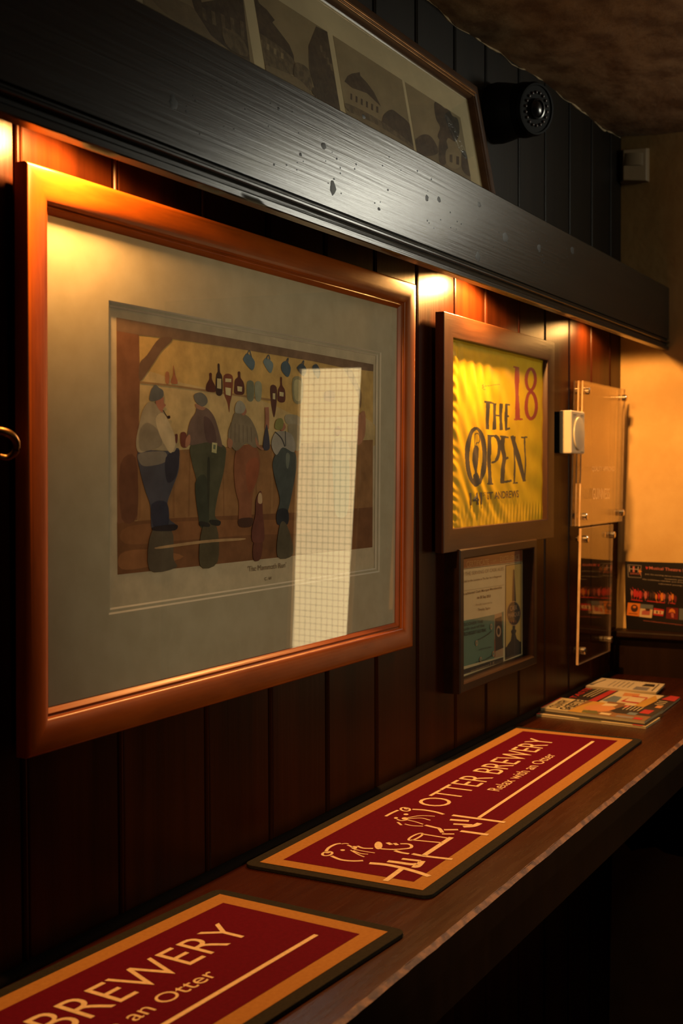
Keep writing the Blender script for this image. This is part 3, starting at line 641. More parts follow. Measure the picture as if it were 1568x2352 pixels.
# silk with pressed folds: displaced grid; print colours as faces of the cloth
FV = lambda x, y: FP(990 + x / 3.987, 700 + y / 3.987, FWD)
def hsh(i): return (math.sin(i * 127.1) * 43758.5453) % 1
def vn(x):
    i = math.floor(x); f = x - i; f = f * f * (3 - 2 * f); return hsh(i) * (1 - f) + hsh(i + 1) * f
def fold(u, v):
    U, V = (u - a) / (c - a), (v - b_) / (d - b_)
    h = 0.0
    m_ = max(0, 1 - U / .62) * max(0, min(1, (V - .42) / .2)) * max(0, min(1, (1.0 - V) / .12))
    h += .0012 * m_ * math.sin(2 * math.pi * (U * 13 + (1 - V) * (-2.8) * (U + .05) + .5 * vn(U * 7 + 3)))
    e_ = max(0, 1 - U / .12)
    h += .0008 * e_ * math.sin(2 * math.pi * (V * 17 + U * 10 + 1.2 * vn(V * 9)))
    l_ = max(0, min(1, (.34 - V) / .15)) * max(0, 1 - abs(U - .35) / .45) * max(0, min(1, V / .08))
    h += .0008 * l_ * math.sin(2 * math.pi * (U * 10 + V * 7 + .7 * vn(U * 9)))
    h += .0007 * math.sin(2 * math.pi * (U * 3 - V * 2.2 + vn(V * 4))) * max(0, 1 - abs(V - .45) / .4) * max(0, 1 - abs(U - .45) / .5)
    h += .0007 * max(0, 1 - abs(V - .05) / .07) * math.sin(2 * math.pi * U * 28)
    h += .0005 * math.sin(2 * math.pi * (U * 6 + V * 5 + vn(U * 5) * 2))
    return h
NU, NV = 330, 330
shapes = []
def fs(polys, m):
    for p_ in polys:
        p_ = [FV(*t) for t in p_]; shapes.append((p_, m, min(t[0] for t in p_), max(t[0] for t in p_), min(t[1] for t in p_), max(t[1] for t in p_)))
K, R_ = 1, 2
fs(stroke([(533, 893), (531, 1000), (531, 1140)], [36, 30, 36]), K); fs(stroke([(497, 890), (545, 893), (588, 903)], [20, 16, 18]), K)
fs(stroke([(598, 900), (594, 1020), (592, 1143)], [32, 28, 34]), K); fs(stroke([(655, 905), (650, 1030), (652, 1148)], [32, 26, 32]), K); fs(stroke([(598, 1012), (655, 1016)], 16), K)
fs(stroke([(700, 912), (697, 1030), (700, 1148)], 24), K); fs(stroke([(690, 912), (735, 918)], 15), K); fs(stroke([(700, 1024), (722, 1020)], 15), K); fs(stroke([(690, 1145), (735, 1130)], 18), K)
fs([[*p_] for p_ in stroke(ellipse(424, 1388, 81, 256, 40), [28 + 16 * abs(math.cos(2 * math.pi * k / 40)) for k in range(40)], True)], K)
fs([spline([(408, 1300), (425, 1285), (446, 1300), (452, 1340), (447, 1430), (430, 1515), (442, 1555), (450, 1575), (451, 1655), (402, 1658), (400, 1565), (415, 1535), (393, 1440), (393, 1345)], 3)], K)
fs(stroke(spline([(412, 1185), (440, 1178), (460, 1215), (452, 1260), (432, 1262), (428, 1285)], 3, False), 9), K); fs(stroke([(415, 1180), (414, 1300)], 8), K)
fs(stroke([(548, 1192), (545, 1400), (552, 1640)], [34, 31, 38]), K); fs(stroke(spline([(545, 1205), (605, 1205), (634, 1265), (630, 1360), (600, 1430), (566, 1446)], 4, False), [18] * 4 + [30] * 12 + [18] * 5), K); fs(stroke([(527, 1640), (580, 1642)], 13), K)
fs(stroke(spline([(668, 1205), (664, 1300), (684, 1400), (668, 1490), (664, 1632)], 4, False), 38), K); fs(stroke([(640, 1203), (722, 1216)], 16), K); fs(stroke([(684, 1418), (720, 1398)], 20), K); fs(stroke([(650, 1630), (752, 1610)], 20), K)
fs(stroke([(778, 1205), (776, 1420), (778, 1635)], 14), K); fs(stroke([(755, 1200), (810, 1390), (868, 1618)], [30, 40, 30]), K); fs(stroke([(868, 1215), (874, 1420), (870, 1620)], 13), K); fs(stroke([(838, 1215), (890, 1213)], 14), K); fs(stroke([(762, 1634), (806, 1632)], 12), K)
fs(stroke([(800, 570), (798, 800), (804, 1048)], [40, 35, 42]), R_); fs(stroke([(766, 566), (802, 578)], 16), R_); fs(stroke([(770, 1050), (852, 1048)], 16), R_)
fs(stroke(ellipse(924, 684, 40, 98, 36), 28, True), R_); fs(stroke(ellipse(928, 922, 46, 122, 36), 30, True), R_)
fs(stroke([(485, 732), (478, 742), (490, 752), (478, 764)], 6), R_); fs(stroke([(500, 745), (540, 742), (575, 735), (640, 728)], 4), K); fs(stroke([(478, 775), (510, 776)], 4), R_)
def in_poly(x, y, p_):
    r_ = False; j = len(p_) - 1
    for i in range(len(p_)):
        if (p_[i][1] > y) != (p_[j][1] > y) and x < (p_[j][0] - p_[i][0]) * (y - p_[i][1]) / (p_[j][1] - p_[i][1]) + p_[i][0]: r_ = not r_
        j = i
    return r_
mb = MB()
du, dv = (c - a) / NU, (d - b_) / NV
cell = [[0] * NV for _ in range(NU)]
for p_, m, xa, xb, ya, yb in shapes:
    for i in range(max(0, int((xa - a) / du)), min(NU, int((xb - a) / du) + 1)):
        for k in range(max(0, int((ya - b_) / dv)), min(NV, int((yb - b_) / dv) + 1)):
            if in_poly(a + (i + .5) * du, b_ + (k + .5) * dv, p_): cell[i][k] = m
for i in range(NU + 1):
    for k in range(NV + 1): u_, v_ = a + i * du, b_ + k * dv; mb.pt(u_, v_, .0042 + fold(u_, v_))
for i in range(NU):
    for k in range(NV):
        z = i * (NV + 1) + k; mb.face([z, z + NV + 1, z + NV + 2, z + 1], cell[i][k])
# small place line as fine letters following the cloth
base = len(mb.v)
put_text(mb, '141', FV(366, 1838), FV(478, 1828), FV(474, 1716), FV(362, 1722), 0, 1, .03)
put_text(mb, 'ST', FV(482, 1752), FV(512, 1750), FV(512, 1716), FV(482, 1718), 0, 1)
put_text(mb, 'ST ANDREWS', FV(522, 1784), FV(812, 1764), FV(810, 1698), FV(518, 1716), 0, 1, .015)
for i in range(base, len(mb.v)): x, y, _ = mb.v[i]; mb.v[i] = (x, y, .0042 + fold(x, y) + .0012)
FY = mat('yellow_silk', (.66, .43, .013), .42, (.60, .37, .010), (30, 30, 30), spec=.25)
mb.build('flag', [FY, mat('dark_print', (.055, .045, .03), .5), mat('red_print', (.36, .045, .022), .5)], fl, smooth=True)

# ================================================================== FRAMED CERTIFICATE
YC = -.035 * S
cb = onY(1057, 1588, YC)
MC = wall_frame(cb.x, 0, cb.z, 0)
HC = -YC
CP = lambda x, y, w=HC: onM(x, y, MC, w)
c0, c1, c2, c3 = CP(1057, 1583), CP(1233, 1535), CP(1233, 1239), CP(1057, 1264)
cf = thing('framed_certificate', 'small framed certificate with dark hand-pump picture, low on the wall under the yellow flag', 'picture', MC)
GW = .0065
top = CP(1200, 1262, GW)[1]
X0, Y0, X1 = 0.0, (c0[1] + c1[1]) / 2, (c1[0] + c0[0] * 0)
Y1 = top + .019
X0 = c0[0]
prof = [(0, 0), (0, HC - .002), (.002, HC), (.014, HC), (.0165, HC - .002), (.0172, HC - .006), (.0180, 0)]
mb = MB(); frame_profile(mb, X0, Y0, X1, Y1, prof); mb.build('frame', [DARKFRAME, DARKFRAME], cf, smooth=True)
i_ = .0178
mb = MB(); mb.quad((X0 + i_, Y0 + i_, GW + .0016), (X1 - i_, Y0 + i_, GW + .0016), (X1 - i_, Y1 - i_, GW + .0016), (X0 + i_, Y1 - i_, GW + .0016)); mb.build('glass', glass_mat('thin_plastic_film', r0=.012), cf)
CV = lambda x, y: CP(1040 + x / 6.718, 1250 + y / 6.718, GW)
mb = MB(); pm = [mat('certificate_cream', (.62, .50, .27), .6), mat('certificate_rust', (.25, .075, .028), .6), mat('certificate_ochre', (.56, .36, .09), .6), mat('certificate_black', (.030, .022, .016), .6), mat('certificate_teal', (.10, .19, .125), .6), mat('certificate_tan', (.42, .26, .13), .6), mat('certificate_grey', (.22, .17, .10), .6)]
mb.quad((X0 + .01, Y0 + .01, GW - .0008), (X1 - .01, Y0 + .01, GW - .0008), (X1 - .01, Y1 - .01, GW - .0008), (X0 + .01, Y1 - .01, GW - .0008), 0)
zc = [GW - .0006]
def cclip(p_): return (min(max(p_[0], X0 + .0105), X1 - .0105), p_[1])
def cpoly(pts, m, conv=CV): zc[0] += .00004; mb.poly([cclip(conv(*p_)) for p_ in pts], zc[0], m)
def cext(p_): return p_
def left(x, y, k): return (x - 260, y + k * 260)          # carry a band on to the left edge hidden by the frame
cpoly([left(178, 205, .11), (1075, 85), (1075, 258), left(178, 375, .12)], 1)
cpoly([left(178, 380, .12), (1075, 264), (1075, 276), left(178, 392, .12)], 3)
cpoly([(812, 325), (1062, 285), (1058, 1690), (806, 1790)], 3); cpoly([(822, 335), (1058, 298), (1054, 1500), (818, 1590)], 2)
cpoly([left(170, 1200, .15), (645, 1085), (640, 1760), left(165, 1910, .2)], 4); cpoly([(645, 1085), (782, 1040), (778, 1730), (640, 1760)], 5)
cpoly([(650, 1150), (752, 1110), (778, 1600), (650, 1655)], 3); cpoly(ellipse(705, 1345, 36, 88, 20), 5); cpoly(ellipse(705, 1345, 22, 55, 20), 3); cpoly([(638, 1450), (655, 1500), (655, 1740), (640, 1750)], 1)
cpoly([(755, 1050), (782, 1040), (780, 1600), (770, 1560)], 4)
cpoly([left(165, 1950, .26), (778, 1740), (778, 1812), left(165, 2030, .26)], 3)
# the hand-pump
cpoly([(928, 400), (938, 385), (950, 400), (950, 460), (960, 640), (972, 885), (912, 890), (920, 640), (928, 460)], 3)
cpoly([(920, 1250), (960, 1245), (958, 1310), (978, 1330), (972, 1360), (962, 1380), (985, 1460), (1030, 1500), (1050, 1530), (1054, 1640), (818, 1720), (818, 1600), (850, 1545), (892, 1490), (908, 1390), (895, 1350), (905, 1325), (918, 1312)], 3)
cpoly(ellipse(938, 1068, 108, 190, 32), 5); cpoly(ellipse(938, 1068, 102, 180, 32), 3)
def ctext(body, x0, y0, x1, y1, h, m, wt=0.0): zc[0] += .00004; put_text(mb, body, cclip(CV(x0, y0)), CV(x1, y1), CV(x1, y1 - h), (cclip(CV(x0, y0 - h * 1.15))), zc[0], m, wt)
ctext('CASK', 880, 1030, 990, 1005, 68, 5); ctext('MARQUE', 850, 1150, 1028, 1110, 72, 5)
for k in range(3): cpoly([(895 + 32 * k, 1190 - 6 * k), (908 + 32 * k, 1186 - 6 * k), (905 + 32 * k, 1222 - 6 * k), (897 + 32 * k, 1224 - 6 * k)], 1)
ctext('CERTIFICATE', 208, 355, 552, 306, 78, 5); ctext('—of—', 568, 285, 705, 255, 34, 5); ctext('EXCELLENCE', 724, 278, 1022, 235, 78, 5)
ctext('IN THE SERVING OF CASK ALES', 120, 498, 778, 402, 52, 6); ctext('Awarded to the Licensee at The Star Inn in Ringwood', 100, 612, 742, 515, 40, 3, .01)
cpoly([left(180, 722, .13), (785, 625), (785, 630), left(180, 727, .13)], 6)
ctext('has achieved Cask Marque Membership', 120, 806, 752, 690, 44, 3, .015); ctext('to 30 Sep 2023', 370, 858, 578, 828, 50, 3, .02); ctext('Proudly supported by', 350, 960, 602, 916, 34, 6); ctext('Timothy Taylor', 380, 1045, 572, 1012, 46, 3, .01)
ctext('DISCOVER THE', 120, 1275, 460, 1210, 44, 3); ctext('Guide out of the', 120, 1345, 480, 1270, 44, 3); ctext('WORLD BIGGEST ALE TRAIL', 100, 1432, 510, 1345, 50, 3, .015)
for x, y in ((585, 1270), (358, 1525), (618, 1690), (420, 1780)): cpoly(ellipse(x, y, 18, 44, 14), 5); cpoly(ellipse(x, y, 10, 26, 12), 4)
for p0, p1, p2 in (((350, 1820), (500, 1790), (590, 1720)), ((385, 1470), (500, 1420), (580, 1340))):
    for k in range(11):
        t_ = k / 10; x = p0[0] * (1 - t_) ** 2 + 2 * p1[0] * t_ * (1 - t_) + p2[0] * t_ * t_; y = p0[1] * (1 - t_) ** 2 + 2 * p1[1] * t_ * (1 - t_) + p2[1] * t_ * t_; cpoly(ellipse(x, y, 7, 10, 8), 3)
ctext('Look for the plaque', 385, 1650, 575, 1600, 36, 3); ctext('www.cask-marque.co.uk', 255, 1980, 540, 1878, 34, 5); ctext('f  X', 556, 1870, 622, 1848, 44, 5)
mb.build('certificate', pm, cf)

# ================================================================== THERMOSTAT
t0 = onY(1311, 1041.5, -.045 * S); t1 = onY(1347, 942.5, -.045 * S)
tx0, tx1, tz0, tz1 = 2.946 * S, 3.055 * S, t0.z, onY(1313, 942, -.045 * S).z
MT = wall_frame(tx0, 0, tz0)
tw, th_ = tx1 - tx0, tz1 - tz0; dep = .045 * S
ts = thing('thermostat', 'square white dial thermostat box beside the upper clear plastic sign', 'thermostat', MT)
mb = MB(); mb.box(0.002, .002, 0, tw - .002, th_ - .002, .010); mb.build('back_box', BLACKP, ts)
mb = MB(); mb.box(0, 0, .0102, tw, th_, dep); mb.build('cover', WHITE, ts, bevel=.003)
mb = MB(); mb.lathe([(.0, dep + .0002), (.0325, dep + .0002), (.0330, dep + .0012), (.0325, dep + .0030), (.0300, dep + .0038), (.0, dep + .0036)], Matrix.Translation((tw * .50, th_ * .47, 0)), 40)
d_ = mb.build('dial', WHITE, ts, smooth=True)
for x_0, z_0, x_1, z_1 in ((.12, .895, .36, .912), (.66, .895, .88, .912), (.70, .03, .90, .055)):
    mb = MB(); mb.box(tw * x_0, th_ * z_0, dep + .0001, tw * x_1, th_ * z_1, dep + .0004); mb.build('marking', mat('grey_marking', (.18, .16, .12), .6), ts)

# ================================================================== CLEAR PLASTIC SIGNS
def sheet(mb, quad, y_off, th):
    """acrylic sheet: two faces; the four edges carry their own material"""
    f = [mb.pt(*p_, y_off + th) for p_ in quad]; r_ = [mb.pt(*p_, y_off) for p_ in quad]
    mb.face(f, 0); mb.face(r_[::-1], 0)
    for k in range(4): j = (k + 1) % 4; mb.face([r_[k], r_[j], f[j], f[k]], 1)
def standoff(parent, u, v, h, r=.0075):
    mb = MB(); mb.lathe([(r * .8, .0005), (r * .8, h - .012), (r * .8, h - .0118)], Matrix.Translation((u, v, 0)), 18)
    o = mb.build('standoff', STEEL, parent, smooth=True)
    mb = MB(); mb.lathe([(r, h + .0002), (r, h + .008), (r * .8, h + .0095)], Matrix.Translation((u, v, 0)), 20); mb.build('standoff_cap', STEEL, o, smooth=True)
TS = .022
xs0 = 3.076 * S
MS = wall_frame(xs0, 0, EYE - .128 * S, TS)
yb = .020 * S                                    # front face height at the bottom
sg = thing('plastic_wall_sign', 'upper clear layered plastic wall sign on steel studs, beside the thermostat', 'sign', MS, 'clear plastic signs')
SP = lambda x, y, w: onM(x, y, MS, w)
w3 = .0205
qb = SP(1428, 1197, w3); qt = SP(1436, 890, w3); lt = SP(1334, 873, w3)
qx1 = (qb[0] + qt[0]) / 2
quad = [(0, qb[1]), (qx1, qb[1]), (qx1, lt[1]), (0, lt[1])]
for k, w in enumerate((.0035, .0120, .0205)):
    mb = MB(); sheet(mb, quad, w - .0030, .0030); mb.build('sheet', [ACRYL, AEDGE], sg)
for u, v in ((.020, quad[0][1] + .020), (.020, quad[2][1] - .020), (qx1 - .020, quad[0][1] + .020), (qx1 - .020, quad[2][1] - .020)): standoff(sg, u, v, w3)
mb = MB()
e1 = [SP(1359, 1084, w3), SP(1411, 1084, w3), SP(1411, 1072, w3), SP(1359, 1071, w3)]
put_text(mb, 'QUALITY APPROVED', *e1, w3 + .0003, 0)
mb.build('etched_lettering', ETCH, sg); mb = MB()
put_text(mb, 'GUINNESS', SP(1360, 1147, w3), SP(1399, 1146, w3), SP(1399, 1122, w3), SP(1360, 1121, w3), w3 + .0003, 0)
mb.build('etched_lettering', ETCH, sg)
ML_ = wall_frame(3.078 * S, 0, EYE - .497 * S, .022)
s2 = thing('plastic_wall_sign', 'lower narrow clear plastic wall sign on steel studs, above the magazines', 'sign', ML_, 'clear plastic signs')
LP = lambda x, y, w: onM(x, y, ML_, w)
w4 = .0170
lb = LP(1398, 1497, w4); l2 = LP(1411, 1204, w4); l0 = LP(1324, 1529, w4)
lx1 = (lb[0] + l2[0]) / 2; quad = [(0, (lb[1] + l0[1]) / 2), (lx1, (lb[1] + l0[1]) / 2), (lx1, l2[1]), (0, l2[1])]
mb = MB(); sheet(mb, quad, w4 - .005, .005); mb.build('sheet', [ACRYL, AEDGE], s2)
for u, v in ((.018, quad[0][1] + .028), (.018, quad[2][1] - .022), (lx1 - .018, quad[0][1] + .028), (lx1 - .018, quad[2][1] - .022)): standoff(s2, u, v, w4)

# ================================================================== OLD PHOTOGRAPHS ON TOP OF THE SHELF
xr = 2.4095 * S
top_ = onX(1096, 198, xr); bot_ = onX(1139, 447, xr)
lean = math.atan2(-(bot_.y - top_.y), top_.z - bot_.z)
LEN = (top_ - bot_).length
dn = (bot_ - top_).normalized()
foot = top_ + dn * ((top_.z - (ZB1 + .001)) / (-dn.z))
# local frame on the leaning front face: origin at the foot of the right edge, u along the wall (negative to the left)
vy = -dn; ux = Vector((1, 0, 0)); nz = ux.cross(vy)
MH = Matrix(((ux.x, vy.x, nz.x, foot.x), (ux.y, vy.y, nz.y, foot.y), (ux.z, vy.z, nz.z, foot.z), (0, 0, 0, 1)))
HP = lambda x, y, w=0.0: onM(x, y, MH, w)
TH_ = (top_ - foot).length
LX = -1.02
ph = thing('framed_photographs', 'framed row of old black-and-white street photographs leaning on the shelf beam', 'picture', MH)
prof = [(0, -.016), (0, -.002), (.002, 0), (.012, 0), (.0135, -.001), (.0175, -.001), (.019, -.0025), (.0215, -.0025), (.0225, -.004), (.0255, -.0095), (.0255, -.016)]
mb = MB(); rings = []
frame_profile(mb, LX, .0005, 0, TH_, prof); mb.build('frame', [OLDFRAME, OLDFRAME], ph, smooth=True)
mb = MB()
for y in (TH_ - .0155, TH_ - .0203): mb.box(LX + .0136 + (TH_ - .0155 - y), y - .0018, -.0009, -.0137 - (TH_ - .0155 - y), y + .0018, .0006 if y > TH_ - .017 else -.0015)
mb.build('gilt_slip', GILT, ph, bevel=.0006)
ii = .024
mb = MB(); mb.quad((LX + ii, ii, -.0105), (-ii, ii, -.0105), (-ii, TH_ - ii, -.0105), (LX + ii, TH_ - ii, -.0105)); mb.build('glass', GLASS, ph)
mb = MB(); mb.quad((LX + ii, ii, -.0125), (-ii, ii, -.0125), (-ii, TH_ - ii, -.0125), (LX + ii, TH_ - ii, -.0125)); mb.build('mount_board', mat('aged_mount', (.74, .66, .43), .8), ph)
mb = MB(); mb.box(LX + .004, .004, -.0160, -.004, TH_ - .004, -.0140); mb.build('backing_board', SHADE, ph)
GREY = [mat('photo_pale', (.36, .30, .17), .5, (.29, .24, .135), (18, 18, 18), 6), mat('photo_mid', (.19, .155, .088), .5, (.10, .082, .048), (90, 90, 90), 6, contrast=(.42, .58)), mat('photo_dark', (.075, .062, .036), .5, (.045, .037, .023), (110, 110, 110), 6, contrast=(.42, .58)), mat('photo_soft', (.27, .22, .125), .5, (.20, .165, .095), (60, 60, 60), 6)]
HV = lambda x, y: HP(300 + x / 1.845, y / 1.845, -.0123)
HX = lambda x, y: HP(x, y, -.0123)
# picture columns: right edges (top -> bottom) seen in the photograph
cols = []
t_y = HX(928, 187)[1]
def col(pxl, pxr):
    return (HX(*pxl)[0], HX(*pxr)[0])
cols = [col((930, 190), (1060, 290)), col((766, 92), (924, 190)), col((585, 10), (752, 80)), col((330, 10), (555, -30))]
b_y = ii + .020
def photo(x0, x1, sh, wide=True):
    mb = MB(); m_ = Vector((x0, 0, 0))
    mb.poly([(x0, b_y), (x1, b_y), (x1, t_y), (x0, t_y)], -.0122, 0)
    z = -.0122
    for pts, c, sm in sh:
        z += .00004
        q_ = []
        for p_ in (spline([HV(*t) for t in pts], 4) if sm else [HV(*t) for t in pts]): q_.append((max(x0, min(x1, p_[0])), max(b_y, min(t_y, p_[1]))))
        mb.poly(q_, z, c)
    return mb.build('photograph', GREY, ph)
photo(*cols[0], [([(1170, 600), (1240, 585), (1330, 640), (1460, 720), (1480, 830), (1170, 660)], 3, 1), ([(1195, 615), (1225, 575), (1262, 572), (1290, 605), (1300, 650), (1240, 660)], 2, 1), ([(1285, 440), (1300, 432), (1330, 460), (1345, 455), (1362, 490), (1385, 505), (1392, 560), (1375, 600), (1345, 585), (1330, 610), (1300, 580), (1310, 540), (1292, 500)], 2, 1), ([(1308, 590), (1330, 585), (1345, 640), (1330, 700), (1305, 680)], 2, 1), ([(1335, 640), (1360, 625), (1400, 640), (1398, 700), (1370, 715), (1338, 695)], 0, 1), ([(1350, 655), (1362, 655), (1362, 690), (1350, 686)], 2, 0), ([(1378, 662), (1390, 664), (1390, 700), (1378, 696)], 2, 0), ([(1400, 650), (1415, 640), (1440, 700), (1445, 750), (1405, 720)], 2, 1), ([(1190, 655), (1300, 690), (1440, 770), (1450, 800), (1190, 680)], 3, 1)])
photo(*cols[1], [([(905, 345), (918, 322), (935, 312), (970, 306), (972, 320), (1000, 350), (1030, 390), (1060, 452), (1000, 395), (940, 375)], 2, 0), ([(915, 365), (1000, 395), (1060, 452), (1062, 500), (925, 420)], 0, 0)] + [([(930 + 22 * k, 395 + 11 * k), (938 + 22 * k, 399 + 11 * k), (938 + 22 * k, 425 + 11 * k), (930 + 22 * k, 421 + 11 * k)], 2, 0) for k in range(6)] + [([(1065, 505), (1078, 480), (1105, 465), (1135, 485), (1180, 525), (1205, 590), (1215, 650), (1075, 560)], 2, 1), ([(920, 440), (1070, 520), (1210, 630), (1215, 660), (920, 470)], 1, 1), ([(920, 475), (1060, 540), (1200, 640), (920, 520)], 3, 1)])
photo(*cols[2], [([(495, -60), (545, 15), (575, 40), (610, 85), (600, 95), (650, 160), (672, 190), (690, 235), (695, 290), (540, 235), (500, 80)], 2, 0), ([(520, 140), (560, 150), (640, 205), (695, 262), (705, 320), (540, 262)], 1, 1)] + [([(545 + 30 * k, 165 + 19 * k), (556 + 30 * k, 171 + 19 * k), (556 + 30 * k, 195 + 19 * k), (545 + 30 * k, 189 + 19 * k)], 0, 0) for k in range(4)] + [([(752, 195), (785, 112), (842, 142), (880, 330), (905, 500), (790, 420), (755, 290)], 2, 0)] + [([(800 + 14 * k, 190 + 26 * k), (810 + 14 * k, 195 + 26 * k), (814 + 14 * k, 225 + 26 * k), (804 + 14 * k, 220 + 26 * k)], 1, 0) for k in range(6)] + [([(690, 290), (705, 265), (755, 300), (765, 385), (700, 350)], 1, 1), ([(540, 268), (700, 330), (790, 420), (900, 500), (545, 300)], 3, 1), ([(765, 385), (772, 370), (785, 395), (782, 415)], 2, 1)])
photo(*cols[3], [([(60, -60), (200, 0), (270, 40), (330, 130), (380, 190), (150, 60)], 3, 1), ([(240, -60), (290, -30), (300, 10), (360, 0), (400, -40), (490, -60), (505, 260), (420, 215), (340, 150), (270, 40)], 2, 0)] + [([(300 + 40 * k, 30 + 14 * k), (316 + 40 * k, 38 + 14 * k), (322 + 40 * k, 90 + 20 * k), (306 + 40 * k, 82 + 20 * k)], 1, 0) for k in range(5)] + [([(390, 120), (470, 160), (495, 240), (410, 200)], 1, 1)])

# ================================================================== BLACK SECURITY CAMERA
sc_ = thing('security_camera', 'black ball-shaped security camera high on the dark boards near the ceiling', 'camera', Matrix.Translation(onY(1178, 258, -.03)))
cc = onY(1206, 253, -.058)
Mw = Matrix(((1, 0, 0, 0), (0, 0, -1, 0), (0, 1, 0, 0), (0, 0, 0, 1)))
bc = onY(1160, 262, -.01)
mb = MB(); mb.lathe([(.0, 0), (.050, 0), (.051, .014), (.048, .030), (.044, .046), (0, .047)], Matrix.Translation((cc.x - .004, -.0012, cc.z)) @ Mw.to_4x4(), 32)
loc(mb.build('mount', BLACKP, smooth=True), sc_) if False else None
o = mb.build('mounting_base', BLACKP, smooth=True); loc(o, sc_)
dirv = (Vector((-.36, -.92, -.14))).normalized(); rotm = dirv.to_track_quat('Z', 'Y').to_matrix().to_4x4()
MB_b = Matrix.Translation(cc) @ rotm
mb = MB(); mb.lathe([(.001, -.046)] + [(.046 * math.sin(t_), -.046 * math.cos(t_)) for t_ in [math.pi * k / 14 for k in range(1, 10)]] + [(.0445, .020), (.0420, .026), (.0385, .0262), (.0380, .0245), (.001, .0245)], MB_b, 36)
loc(mb.build('ball_housing', mat('black_satin_plastic', (.004, .004, .004), .6, spec=.08), smooth=True), sc_)
mb = MB()
for k in range(18):
    t_ = 2 * math.pi * k / 18; mb.lathe([(.0024, .0247), (.0024, .0262), (.001, .0268)], MB_b @ Matrix.Translation((.027 * math.cos(t_), .027 * math.sin(t_), 0)), 8)
loc(mb.build('led_ring', mat('infrared_led', (.045, .025, .022), .3, spec=.4), smooth=True), sc_)
mb = MB(); mb.lathe([(.017, .0247), (.017, .029), (.0145, .0295), (.0140, .0270), (.010, .0285), (.005, .0298), (.001, .0300)], MB_b, 28)
loc(mb.build('lens', BLACKG, smooth=True), sc_)

# ================================================================== BRASS HOOK AT THE LEFT EDGE
hk0 = onY(-58, 1006, -.001)
hk = thing('wall_hook', 'dull brass hook left of the big frame, cut off by the photo edge', 'hook', Matrix.Translation(hk0))
mb = MB(); mb.prism(rounded(-.012, -.020, .012, .020, .010), 0, .003); o = mb.build('back_plate', BRASS, bevel=.0006, M=wall_frame(hk0.x, -.001, hk0.z)); loc(o, hk)
mb = MB(); pth = [(0, 0, 0), (.002, -.010, .004), (.008, -.020, .006), (.016, -.026, .003), (.022, -.027, -.004), (.024, -.024, -.012), (.021, -.018, -.017), (.015, -.014, -.016)]
q_ = spline(pth, 4, False); mb.tube([(hk0.x + a_, hk0.y + b2_, hk0.z + c_) for a_, b2_, c_ in q_], [.0042 - .0016 * k / len(q_) for k in range(len(q_))], 12)
loc(mb.build('hook_arm', BRASS, smooth=True), hk)

# ================================================================== PIR SENSOR ON THE END WALL
pz0, pz1 = onX(1452, 419, XE - .02).z, onX(1452, 340, XE - .02).z
py0, py1 = onX(1424, 380, XE - .01).y, onX(1484, 380, XE - .03).y
ME = end_frame(XE - .0015, 0, 0)
ps = thing('motion_sensor', 'small cream motion sensor box on the dim plaster in the top right corner', 'sensor', ME)
mb = MB(); yy0, yy1 = -py0 + .002, -py1
pts = [(yy0, 0), (yy1, 0), (yy1, .004), (yy1 - .004, .014), (yy0 + .012, .036), (yy0, .022)]
i0 = [mb.pt(x, pz0 + .004 * (z_ / .036), z_) for x, z_ in pts]; i1 = [mb.pt(x, pz1 - .006 * (z_ / .036), z_) for x, z_ in pts]
mb.face(i0); mb.face(i1[::-1])
for k in range(6): j = (k + 1) % 6; mb.face([i0[k], i1[k], i1[j], i0[j]])
mb.build('housing', mat('aged_cream_plastic', (.30, .205, .105), .45), ps, bevel=.002)
mb = MB(); hh = pz1 - pz0
pts = [(yy0 + .014, .0355), (yy0 + .022, .0360), (yy1 - .020, .0290), (yy1 - .010, .0185)]
i0 = [mb.pt(x, pz0 + hh * .46, z_) for x, z_ in pts]; i1 = [mb.pt(x, pz0 + hh * .82, z_ - .001) for x, z_ in pts]
for k in range(3): mb.face([i0[k], i0[k + 1], i1[k + 1], i1[k]])
mb.face(i0[::-1]); mb.face(i1)
mb.build('lens_window', mat('milky_lens', (.25, .18, .10), .25), ps, smooth=True)

# ================================================================== POSTER CARD ON THE LEDGE
xp = xe_at(LEDGE + .07) - .006
MQ = end_frame(xp - .012, 0, LEDGE + .0005, -.07)
QP = lambda x, y: onM(x, y, MQ, 0)
pu0 = (QP(1438, 1287)[0] + QP(1435, 1440)[0]) / 2; ph_ = QP(1500, 1291)[1]; pw = .212
cd_ = thing('show_leaflet', 'black glossy musical theatre leaflet standing on the ledge against the end wall', 'leaflet', MQ)
mb = MB(); n = 14
def bow(t_): return .0045 * math.sin(math.pi * t_) * 1.0
r0 = [[mb.pt(pu0 + pw * i / n, ph_ * k / n, .0006 + bow(k / n)) for k in range(n + 1)] for i in range(n + 1)]
r1 = [[mb.pt(pu0 + pw * i / n, ph_ * k / n, .0002 + bow(k / n)) for k in range(n + 1)] for i in range(n + 1)]
for i in range(n):
    for k in range(n):
        mb.face([r0[i][k], r0[i + 1][k], r0[i + 1][k + 1], r0[i][k + 1]]); mb.face([r1[i][k], r1[i][k + 1], r1[i + 1][k + 1], r1[i + 1][k]])
for k in range(n):
    mb.face([r1[0][k], r0[0][k], r0[0][k + 1], r1[0][k + 1]]); mb.face([r0[n][k], r1[n][k], r1[n][k + 1], r0[n][k + 1]]); mb.face([r1[k][0], r1[k + 1][0], r0[k + 1][0], r0[k][0]]); mb.face([r0[k][n], r0[k + 1][n], r1[k + 1][n], r1[k][n]])
mb.build('card', mat('black_gloss_card', (.012, .009, .009), .3), cd_, smooth=True)
